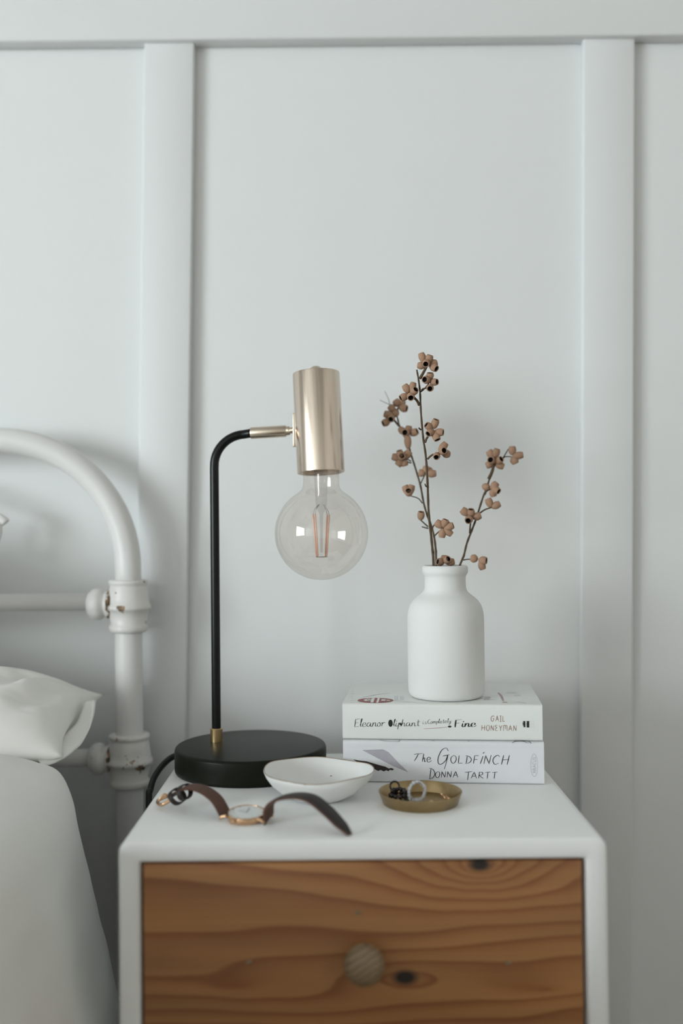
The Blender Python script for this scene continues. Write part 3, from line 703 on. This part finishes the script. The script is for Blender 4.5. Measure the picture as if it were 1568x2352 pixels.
right = branch('short dried gumnut branch leaning right out of the white vase', [(850, 2020), (880, 1950), (910, 1830), (960, 1700), (1000, 1590), (1050, 1430), (1090, 1330), (1110, 1260), (1140, 1170), (1170, 1120), (1225, 1080)], lambda y: 1.050 + (2000 - y) * 4.0e-5, (.0012, .0009),
  [[(1225, 1080), (1250, 1040), (1282, 985), .0006], [(1225, 1080), (1255, 1055), (1312, 1055), .0006], [(875, 1985), (920, 1978), (1005, 1978), .0006], [(935, 1745), (938, 1690), (945, 1620), .0009], [(1015, 1570), (1070, 1532), (1130, 1512), .0008], [(1070, 1395), (1085, 1365), (1125, 1345), .001], [(1105, 1255), (1135, 1190), (1155, 1110), .0017]],
  [(1005, 1978, 955, 1968, -.5), (1015, 1985, 1082, 1990, .6), (1030, 1995, 1055, 2068, -.4),
   (945, 1595, 943, 1527, .7), (925, 1580, 862, 1528, -.3), (935, 1605, 912, 1633, 1), (960, 1605, 1032, 1582, -.3),
   (1128, 1510, 1098, 1432, -.4), (1130, 1510, 1205, 1478, -.3), (1100, 1335, 1078, 1318, -1), (1130, 1350, 1178, 1290, -.4), (1140, 1335, 1190, 1370, 1), (1135, 1345, 1152, 1412, -.5),
   (1150, 1070, 1105, 1000, -.4), (1158, 1070, 1178, 986, .5), (1145, 1100, 1110, 1086, 1), (1165, 1110, 1212, 1078, 1), (1165, 1115, 1238, 1145, -.4), (1145, 1110, 1082, 1138, -.5),
   (1318, 1040, 1318, 962, -.3), (1320, 1050, 1412, 1038, -.2), (1318, 1055, 1350, 1115, -.3)], (VX - .009, VY + .006, VZ + .075))

# ------------------------------------------------------------------ bowl
BX, BY = -.0238, .9445
def bowl():
    seg, prof = 72, []
    prof = [(0, .0004), (.021, 0), (.026, .0016), (.036, .0068), (.045, .0145), (.0500, .0215), (.0520, .0262), (.0512, .0268), (.0502, .0258), (.0480, .0210), (.0430, .0145), (.034, .0078), (.024, .0034), (0, .0026)]
    V, Fc = lathe(prof, seg)
    for v in V:                         # hand-made: the rim wavers
        a = math.atan2(v.y, v.x); k = max(0, v.z / .0268)
        wv = 1 + .012 * math.sin(2 * a + .6) * k + .008 * math.sin(3 * a + 2) * k
        v.x *= wv; v.y *= wv; v.z += k * k * (.0011 * math.sin(a * 2 + 2.4) + .0006 * math.sin(5 * a) - .0009 * math.cos(a) )
    return V, Fc
bw = root('small_bowl', (BX, BY, ZT), 'shallow white enamel bowl with chipped rim in front of the lamp', 'bowl')
link('bowl_body', *bowl(), 'enamel', bw, True)
def wob(r, a, z):
    k = z / .0268; wv = 1 + .012 * math.sin(2 * a + .6) * k + .008 * math.sin(3 * a + 2) * k
    return Vector((r * wv * math.cos(a), r * wv * math.sin(a), z + k * k * (.0011 * math.sin(a * 2 + 2.4) + .0006 * math.sin(5 * a) - .0009 * math.cos(a))))
link('worn_rim', *tube([wob(.0514, 2 * PI * i / 90, .0267) for i in range(90)], .00042, 6, closed=True), 'rim_tan', bw, True)
for px, py, rr in ((760, 1782, .0011), (676, 1798, .0010), (700, 1802, .0013)):
    # rust specks sitting in the glaze
    v = CR @ Vector(((px - 784) / F, (1176 - py) / F, -1.0)); hit = None
    bpy.context.view_layer.update()
    bo = bw.children[0]
    ok, lc, nr, _ = bo.ray_cast(CAM - bw.location, v)
    if ok: link('rust_speck', *sphere(lc, rr, 10, 6, (1, 1, .35)), 'ink_brown', bw)
# ------------------------------------------------------------------ brass dish and trinkets
DXc, DYc = .0702, .9235
dish = link('trinket_dish', *lathe([(0, 0), (.0335, 0), (.0345, .0006), (.0383, .0106), (.0386, .0112), (.0380, .0114), (.0374, .0108), (.0338, .0014), (0, .0012)], 72, Matrix.Identity(4)), 'dish_brass', None, True, sharp=50)
dish.location = (DXc, DYc, ZT); dish['label'] = 'round brass trinket dish with flared rim beside the bowl'; dish['category'] = 'dish'
zf = ZT + .00125
# clear beaded ring standing on edge
rc = Vector((.0668, .9205, zf + .0102))
cr = root('crystal_ring', (rc.x, rc.y, zf), 'clear crystal beaded ring standing upright in the brass dish', 'ring')
m3 = Matrix.Rotation(R(28), 3, 'Z') @ Matrix.Rotation(R(90), 3, 'X')
link('band', *torus(rc, .0085, .0010, m3, 40, 8), 'crystal', cr, True, world=True)
for i in range(17):
    a = 2 * PI * i / 17 + .1; p = rc + m3 @ Vector((.0088 * math.cos(a), .0088 * math.sin(a), random.uniform(-.001, .001)))
    bm = bmesh.new(); bmesh.ops.create_icosphere(bm, subdivisions=1, radius=random.uniform(.0017, .0025))
    bm.verts.index_update(); V_ = [v.co + p for v in bm.verts]; F_ = [[v.index for v in f.verts] for f in bm.faces]; bm.free()
    zmin = min(v.z for v in V_)
    if zmin < zf: V_ = [v + Vector((0, 0, zf - zmin + .0001)) for v in V_]
    link('crystal_bead', V_, F_, 'crystal', cr, False, world=True)
# dark bead bracelet in a heap
bc_ = Vector((.0500, .9240, zf))
db = root('bead_bracelet', bc_, 'dark bead bracelet heaped in the left of the brass dish', 'bracelet')
cordp = []
for i in range(26):
    a = i * .62; rr = .0095 * (1 - i / 60)
    p = Vector((bc_.x + rr * math.cos(a) * 1.0, bc_.y + rr * math.sin(a) * 1.15, zf + .0022 + .0036 * (i // 10) + random.uniform(0, .0005)))
    cordp.append(p); link('bead', *sphere(p, .0021, 12, 8), 'dark_bead', db, True, world=True)
link('string', *tube(catmull(cordp, 4), .0004, 6), 'dark_bead', db, True, world=True)
link('loop', *torus(Vector((.0470, .9310, zf + .0125)), .0042, .0009, Matrix.Rotation(R(80), 3, 'X'), 24, 8), 'dark_bead', db, True, world=True)
def stud(x, y, label, stone, rot):
    r = root('stud_earring', (x, y, zf), label, 'earring', 'stud earrings in the dish')
    m = Matrix.Translation((x, y, zf + .0026)) @ Matrix.Rotation(rot, 4, 'Z')
    link('stone', *xf(sphere(Vector((0, 0, 0)), .0024, 14, 9), m), stone, r, True, world=True)
    link('pin', *xf(tube([(.002, 0, 0), (.010, 0, -.0018)], .0005, 8), m), 'gold', r, True, world=True)
    link('butterfly_back', *xf(join(torus(Vector((.0085, .0012, -.001)), .0011, .0004, Matrix.Rotation(R(90), 3, 'X'), 14, 6), torus(Vector((.0085, -.0012, -.001)), .0011, .0004, Matrix.Rotation(R(90), 3, 'X'), 14, 6)), m), 'gold', r, True, world=True)
stud(.0610, .9045, 'white pearl stud earring at the front of the brass dish', 'pearl', R(30))
stud(.0790, .9090, 'small gold stud earring lying in the brass dish near the pearl', 'gold', R(20))
gr = root('gold_ring', (.0945, .9225, zf), 'thin gold ring lying at the right side of the brass dish', 'ring')
link('band', *torus(Vector((.0945, .9225, zf + .0035)), .0050, .0008, Matrix.Rotation(R(35), 3, 'Y'), 32, 8), 'gold', gr, True, world=True)
link('setting', *sphere(Vector((.0900, .9225, zf + .0066)), .0014, 12, 8), 'gold', gr, True, world=True)

# ------------------------------------------------------------------ wristwatch
wc = Vector((-.0855, .874, ZT))
wt = root('wristwatch', wc, 'rose gold wristwatch with dark brown leather strap lying open', 'watch')
HC = .0058
tilt = Matrix.Rotation(R(6), 4, 'X')
cm = Matrix.Translation(wc + Vector((0, 0, .0016))) @ tilt
cprof = [(0, 0), (.0150, 0), (.0165, .0008), (.0172, .0025), (.0172, .0048), (.0168, .0058), (.0160, .0062), (.0156, .0058), (.0155, .0052), (0, .0052)]
case = link('case', *lathe(cprof, 64, cm), 'gold', wt, True, world=True, sharp=50)
link('dial', *lathe([(0, .0053), (.0154, .0053), (.0154, .0055), (0, .0055)], 48, cm), 'dial', wt, True, world=True, sharp=40)
link('hand', *xf(box(-.0004, .0004, -.001, .0105, .0057, .0059), cm @ Matrix.Rotation(R(-10), 4, 'Z')), 'ink_grey', wt, False, world=True)
link('hand', *xf(box(-.0005, .0005, -.001, .0075, .0057, .0059), cm @ Matrix.Rotation(R(65), 4, 'Z')), 'ink_grey', wt, False, world=True)
for i in range(12):
    link('hour_mark', *xf(box(-.0003, .0003, .0128, .0145, .00555, .00575), cm @ Matrix.Rotation(2 * PI * i / 12, 4, 'Z')), 'gold', wt, False, world=True)
link('crystal', *lathe([(0, .0068), (.008, .0067), (.0145, .0063), (.0158, .0060)], 48, cm), 'window_glass', wt, True, world=True)
# the strap runs left-right; angle of the run
wa = R(-19)
run = Vector((math.cos(wa), math.sin(wa), 0))          # towards the right, nearer the viewer
acr = Vector((-run.y, run.x, 0))                       # across the strap (away from the viewer)
for sx in (-1, 1):
    for sy in (-1, 1):
        p0 = wc + run * sx * .0142 + acr * sy * .0102 + Vector((0, 0, .0052)); p1 = wc + run * sx * .0212 + acr * sy * .0102 + Vector((0, 0, .0024))
        link('lug', *tube(catmull([p0, p0.lerp(p1, .6) + Vector((0, 0, .0010)), p1], 5), [.0014] * 10 + [.0009], 8), 'gold', wt, True, world=True)
    pb_ = wc + run * sx * .0204 + Vector((0, 0, .0030))
    link('spring_bar', *tube([pb_ - acr * .0102, pb_ + acr * .0102], .0007, 8), 'gold', wt, True, world=True)
def strap(name, ctr, wids, th, acrs, par):
    C_ = catmull(ctr, 9); n = len(C_); V, Fc = [], []; mi = []
    for i, p in enumerate(C_):
        u = i / (n - 1); t = (C_[min(i + 1, n - 1)] - C_[max(i - 1, 0)]).normalized()
        ac = acrs[0].lerp(acrs[1], u); ac = (ac - t * ac.dot(t)).normalized(); nn = t.cross(ac)
        if nn.dot(Vector((0, 0, 1))) < 0 and abs(nn.z) > .25: pass
        q = u * (len(wids) - 1); k = min(int(q), len(wids) - 2); wd = wids[k] + (wids[k + 1] - wids[k]) * (q - k)
        cs = [(-1, -.5), (-.96, .28), (-.8, .5), (0, .56), (.8, .5), (.96, .28), (1, -.5), (.9, -.56), (-.9, -.56)]
        V += [p + ac * a * wd / 2 + nn * c * th for a, c in cs]
    m = 9
    for i in range(n - 1):
        for k in range(m):
            l = (k + 1) % m; Fc.append([i * m + k, i * m + l, (i + 1) * m + l, (i + 1) * m + k]); mi.append(1 if k in (0, 5, 6, 7, 8) else 0)
    Fc += [list(range(m))[::-1], [(n - 1) * m + k for k in range(m)]]; mi += [1, 1]
    return link(name, V, Fc, None, par, True, mi, ['leather_top', 'leather_edge'], world=True, sharp=60)
def sp_(px, py, d): return U(px, py, d)
zs = ZT + .0015
Ls_ = wc + run * -.0205 + Vector((0, 0, .0030))
lp = [Ls_, U(496, 1836, .888), U(466, 1814, .896), U(436, 1808, .903), U(414, 1815, .908), U(397, 1828, .912)]
s_l = strap('strap', lp, [.0185, .0182, .0178, .0172, .0165], .0022, (acr, acr), wt)
Rs_ = wc + run * .0205 + Vector((0, 0, .0030))
rp = [Rs_, U(618, 1851, .862), U(640, 1834, .860), U(680, 1827, .856), U(716, 1834, .852), U(750, 1860, .845), U(782, 1893, .834), U(803, 1916, .826)]
acr2 = (acr + Vector((.45, 0, 0))).normalized()
s_r = strap('strap', rp, [.0185, .0185, .0182, .0180, .0176, .0170, .0140, .0055], .0022, (acr, acr2), wt)
# keepers (leather loops) and buckle on the left end
def keeper(px, py, d, ry, hx):
    c = U(px, py, d); pts = []
    for i in range(28):
        a = 2 * PI * i / 28; pts.append(c + acr * .0108 * math.copysign(abs(math.cos(a)) ** .7, math.cos(a)) + (Vector((0, 0, 1)) * math.cos(R(hx)) + run * math.sin(R(hx))) * ry * math.sin(a))
    V, Fc = [], []
    ex = (run * math.cos(R(hx)) - Vector((0, 0, 1)) * math.sin(R(hx)))
    for i, p in enumerate(pts):
        o = (p - c).normalized()
        V += [p - ex * .0022 - o * .0006, p + ex * .0022 - o * .0006, p + ex * .0022 + o * .0006, p - ex * .0022 + o * .0006]
    for i in range(28):
        j = (i + 1) % 28
        for k in range(4): l = (k + 1) % 4; Fc.append([i * 4 + k, i * 4 + l, j * 4 + l, j * 4 + k])
    link('keeper', V, Fc, 'leather_top', wt, True, world=True, sharp=50)
keeper(424, 1819, .907, .0062, -18)
keeper(407, 1829, .910, .0068, -38)
kb = U(388, 1838, .914)
bu = [U(392, 1838, .905), U(372, 1848, .906), U(363, 1845, .914), U(364, 1838, .922), U(384, 1829, .924)]
zz = ZT + .0018
for q in bu: q.z = max(q.z, zz)
link('buckle', *tube(catmull(bu, 8), .0016, 10), 'gold', wt, True, world=True)
link('buckle_bar', *tube([bu[0], bu[-1]], .0012, 8), 'gold', wt, True, world=True)
link('buckle_tongue', *tube(catmull([bu[0].lerp(bu[-1], .5), bu[0].lerp(bu[-1], .5) + Vector((-.004, 0, .004)), bu[2] + Vector((0, 0, .0022))], 6), .0009, 8), 'gold', wt, True, world=True)
link('crown', *tube([wc + acr * -.0165 + Vector((-.0035, 0, .0042)), wc + acr * -.0205 + Vector((-.0038, 0, .0040))], .0019, 14), 'gold', wt, True, world=True)

# ------------------------------------------------------------------ iron bed
PY = 1.163
pb0 = U(296, 1560, PY); PX = pb0.x; RPst = .0158
bed = root('iron_bed', (PX, PY, 0), 'white painted iron bedstead with rounded headboard tube and chipped joints', 'bed')
def lz(py): return U(296, py, PY).z
arc_r = .150; ztop = U(0, 1012, PY).z; XLb = PX - .95
pts = [Vector((PX, PY, 0.0)), Vector((PX, PY, .3)), Vector((PX, PY, lz(1420)))]
link('bed_post', *tube(pts, RPst, 28), 'iron_paint', bed, True, world=True, sharp=60)
arc = [Vector((PX, PY, lz(1400)))]
for k in range(0, 25):
    a = PI / 2 * k / 24; arc.append(Vector((PX - arc_r + arc_r * math.cos(a), PY, ztop - arc_r + arc_r * math.sin(a))))
arc += [Vector((PX - arc_r - (PX - XLb - 2 * arc_r) * k / 24, PY, ztop)) for k in range(1, 25)]
for k in range(0, 25):
    a = PI / 2 + PI / 2 * k / 24; arc.append(Vector((XLb + arc_r + arc_r * math.cos(a), PY, ztop - arc_r + arc_r * math.sin(a))))
arc += [Vector((XLb, PY, lz(1400)))]
link('headboard_tube', *tube(arc, .0148, 28), 'iron_paint', bed, True, world=True)
link('bed_post', *tube([Vector((XLb, PY, 0)), Vector((XLb, PY, lz(1420)))], RPst, 24), 'iron_paint', bed, True, world=True, sharp=60)
k_ = PY / F
def collar(x, pyc, hs, ws):
    zc = U(296, pyc, PY).z
    prof = [(RPst * .9, hs * 1.0), (.0215 * ws, hs * 1.0), (.0232 * ws, hs * .97), (.0238 * ws, hs * .90), (.0232 * ws, hs * .83), (.0218 * ws, hs * .78), (.0225 * ws, hs * .72), (.0240 * ws, hs * .3), (.0252 * ws, hs * .06), (.0268 * ws, hs * .02), (.0272 * ws, -hs * .06), (.0266 * ws, -hs * .14), (.0245 * ws, -hs * .17), (.0228 * ws, -hs * .4), (.0212 * ws, -hs * .68), (.0226 * ws, -hs * .74), (.0234 * ws, -hs * .82), (.0228 * ws, -hs * .92), (.0212 * ws, -hs * 1.0), (RPst * .9, -hs * 1.0)]
    return lathe(prof, 56, Matrix.Translation((x, PY, zc)))
def side_boss(x, z, L, r, sgn=-1):
    prof = [(0, 0), (r * .92, 0), (r * .95, L * .18), (r * .82, L * .28), (r * .80, L * .36), (r * 1.0, L * .44), (r * 1.04, L * .60), (r * 1.0, L * .78), (r * .80, L * .92), (r * .62, L), (0, L)]
    return lathe(prof, 40, axis_m(Vector((x, PY, z)), (sgn, 0, 0)))
def smoothg(g): return g
for x, sg in ((PX, -1), (XLb, 1)):
    link('post_joint', *collar(x, 1391, .0305, .96), 'iron_collar', bed, True, world=True)
    link('post_joint', *collar(x, 1745, .0305, 1.0), 'iron_collar', bed, True, world=True)
    link('rail_socket', *side_boss(x + sg * .018, U(220, 1388, PY).z, .0295, .0178, sg), 'iron_socket', bed, True, world=True)
    link('rail_socket', *side_boss(x + sg * .018, U(220, 1743, PY).z, .0290, .0178, sg), 'iron_socket', bed, True, world=True)
za_, zb_ = U(150, 1383, PY).z, U(150, 1741, PY).z
link('cross_rail', *tube([Vector((PX - .03, PY, za_)), Vector((XLb + .03, PY, za_))], .0102, 20), 'iron_paint', bed, True, world=True)
link('cross_rail', *tube([Vector((PX - .03, PY, zb_)), Vector((XLb + .03, PY, zb_))], .0102, 20), 'iron_paint', bed, True, world=True)
# scroll ornament in the headboard arch (its curled tip just enters the picture)
tip = U(-4, 1212, PY)
scr = []
for k in range(40):
    a = -.35 + k * .19; rr = .0105 + .0006 * k
    scr.append(tip + Vector((rr * math.cos(a + .9) - .0006 * k * 1.6, 0, rr * math.sin(a + .9))))
scr2 = catmull([scr[-1], scr[-1] + Vector((-.05, 0, .01)), Vector((tip.x - .16, PY, za_ + .05)), Vector((tip.x - .22, PY, za_))], 8)
link('scroll_ornament', *tube(scr + scr2[1:], [.0052] * (len(scr) + len(scr2) - 1), 12), 'iron_paint', bed, True, world=True)
link('side_rail', *box(PX - .03, PX - .01, -.75, PY - .01, .15, .21, .003), 'iron_paint', bed, True, world=True)
link('side_rail', *box(XLb + .01, XLb + .03, -.75, PY - .01, .15, .21, .003), 'iron_paint', bed, True, world=True)
for x in (PX - .02, XLb + .02): link('foot_post', *tube([Vector((x, -.76, 0)), Vector((x, -.76, .5))], .0158, 20), 'iron_paint', bed, True, world=True, sharp=60)
MZ = .535
mt = link('mattress', *box(XLb + .03, -.325, -.72, 1.11, .225, MZ, .03, 4), 'mattress_cloth', None, True); mt['label'] = 'pale mattress under the white duvet'; mt['category'] = 'mattress'

# pillow: cushion form with a pinched corner and creases
def fbm(p, s_, o=3): return mnoise.fractal(Vector(p) * s_, 1.0, 2.0, o)
def pillow():
    n, m = 96, 64; hx, hy, tz = .33, .086, .067
    ctr = Vector((-.2735 - hx, 1.060, MZ + .058)); tl = Matrix.Rotation(R(11), 3, 'X')
    V, Fc = [], []
    def pt(u, v, sgn):
        # u, v in -1..1
        au, av = abs(u), abs(v)
        X = u * hx * (1 - .05 * (1 - v * v) * au ** 4); Y = v * hy * (1 - .07 * (1 - u * u) * av ** 4)
        h = ((1 - au ** 3.0) * (1 - av ** 2.2))
        h = max(h, 0) ** .56
        # creases that fan out from the near right corner
        dc = math.hypot((1 - u) * hx, (1 - v) * hy)
        ang = math.atan2((1 - v) * hy, (1 - u) * hx + .004)
        cre = math.sin(ang * 15 + fbm((u * 2, v * 2, 3), 1.3) * 2.0) * .0065 * math.exp(-((dc - .085) / .055) ** 2) * min(1, h * 1.6)
        cre += fbm((X, Y, sgn), 16) * .0035 * min(1, h * 2)
        Z = sgn * tz * h * (1.0 if sgn > 0 else .92) + cre * (1 if sgn > 0 else .5) * min(1, 6 * h)
        return ctr + tl @ Vector((X, Y, Z))
    idx = {}
    for sgn in (1, -1):
        for i in range(n + 1):
            for j in range(m + 1):
                if sgn < 0 and (i in (0, n) or j in (0, m)): idx[(sgn, i, j)] = idx[(1, i, j)]; continue
                fu, fv = -1 + 2 * i / n, -1 + 2 * j / m
                fu = math.copysign(abs(fu) ** .8, fu); fv = math.copysign(abs(fv) ** .85, fv)
                idx[(sgn, i, j)] = len(V); V.append(pt(fu, fv, sgn))
    for sgn in (1, -1):
        for i in range(n):
            for j in range(m):
                q = [idx[(sgn, i, j)], idx[(sgn, i + 1, j)], idx[(sgn, i + 1, j + 1)], idx[(sgn, i, j + 1)]]
                Fc.append(q if sgn > 0 else q[::-1])
    return V, Fc
pl = root('pillow', (-.60, 1.015, MZ), 'plump white pillow with creased case against the iron headboard', 'pillow')
pv = pillow(); zmin = min(v.z for v in pv[0]); pv = ([v + Vector((0, 0, MZ + .001 - zmin)) for v in pv[0]], pv[1])
link('pillow_body', *pv, 'pillow_linen', pl, True, world=True)
shade_pillow = root('pillow', (-.80, 1.06, MZ + .12), 'unseen white pillow added on the creased one to shade the wall', 'pillow')  # added out of view, only to shade the wall behind the bed
pv2 = ([Vector((v.x * .86 - .205, v.y, MZ + .138 + (v.z - MZ) * 1.15)) for v in pv[0]], pv[1])
link('pillow_body', *pv2, 'pillow_linen', shade_pillow, True, world=True)
# open end of the pillow case: a loose lip of cloth
def flap():
    V, Fc = [], []; n, m = 26, 10
    A = [U(213, 1607, 1.088), U(210, 1650, 1.06), U(196, 1690, 1.03), U(165, 1728, .995), U(125, 1750, .975), U(88, 1760, .965)]
    B = [U(196, 1612, 1.098), U(180, 1655, 1.075), U(150, 1690, 1.05), U(118, 1712, 1.03), U(90, 1726, 1.01), U(66, 1740, .99)]
    a_, b_ = catmull(A, 6), catmull(B, 6); n = len(a_)
    for i in range(n):
        for j in range(m + 1):
            t = j / m; p = a_[i].lerp(b_[i], t); p = p + Vector((.006, 0, .0)) * math.sin(PI * t) + Vector((0, 0, .002)) * fbm((p.x, p.y, p.z), 30)
            V.append(p)
    for i in range(n - 1):
        for j in range(m): Fc.append([i * (m + 1) + j, (i + 1) * (m + 1) + j, (i + 1) * (m + 1) + j + 1, i * (m + 1) + j + 1])
    return V, Fc
fo = link('case_flap', *flap(), 'pillow_linen', pl, True, world=True); md = fo.modifiers.new('thickness', 'SOLIDIFY'); md.thickness = .0025; md.offset = 0

# duvet, draped over the near side of the bed
def duvet():
    zc = CAM.z
    prof = [(XLb - .03, -.50), (XLb - .035, -.36), (XLb - .02, -.27), (XLb + .06, -.222), (-.95, -.212), (-.75, -.208), (-.55, -.210), (-.42, -.212), (-.35, -.213), (-.300, -.218), (-.270, -.232), (-.2545, -.257), (-.2465, -.288), (-.239, -.32), (-.231, -.355), (-.222, -.40), (-.213, -.44), (-.204, -.49), (-.198, -.54), (-.199, -.60)]
    C_ = catmull([Vector((x, 0, z + zc)) for x, z in prof], 5)
    ys = [1.002 - .0 * k for k in range(0)]
    n = 110; y0, y1 = .974, -.74
    V, Fc = [], []; m = len(C_)
    for i in range(n + 1):
        t = i / n; y = y0 + (y1 - y0) * (t ** 1.25)
        near = max(0, 1 - (y0 - y) / .06)          # rounding of the head end
        for j, p in enumerate(C_):
            s_ = j / (m - 1); x, z = p.x, p.z
            side = 1 / (1 + math.exp(-(x + .285) / .012))
            wr = fbm((x * 1.5, y * .9, z * .8), 7) * .006 + fbm((x, y * .5, z * .5), 19) * .003
            fold = math.sin((y * 9) + fbm((0, y * 3, z * 4), 2) * 2.0 + z * 5) * .006 * side
            top_ = (1 - side) * wr * 1.6
            nx = side * (wr * .6 + fold * .5 + .003)
            shade_hump = .05 * (1 / (1 + math.exp((x + .50) / .03))) * (1 / (1 + math.exp(-(y - .15) / .08)))  # duvet raised out of view, added to block low window light
            drop = near ** 2.2 * .014
            V.append(Vector((min(x + nx - near ** 2 * .010 * side, -.1885), y, z + top_ + shade_hump - drop * (1 - side * .8))))
    for i in range(n):
        for j in range(m - 1): Fc.append([i * m + j, i * m + j + 1, (i + 1) * m + j + 1, (i + 1) * m + j])
    return V, Fc
dv_ = root('duvet', (-.7, .1, MZ), 'rumpled white duvet hanging over the side of the bed', 'duvet')
do = link('duvet_cover', *duvet(), 'linen', dv_, True, world=True); md = do.modifiers.new('thickness', 'SOLIDIFY'); md.thickness = .022; md.offset = 1
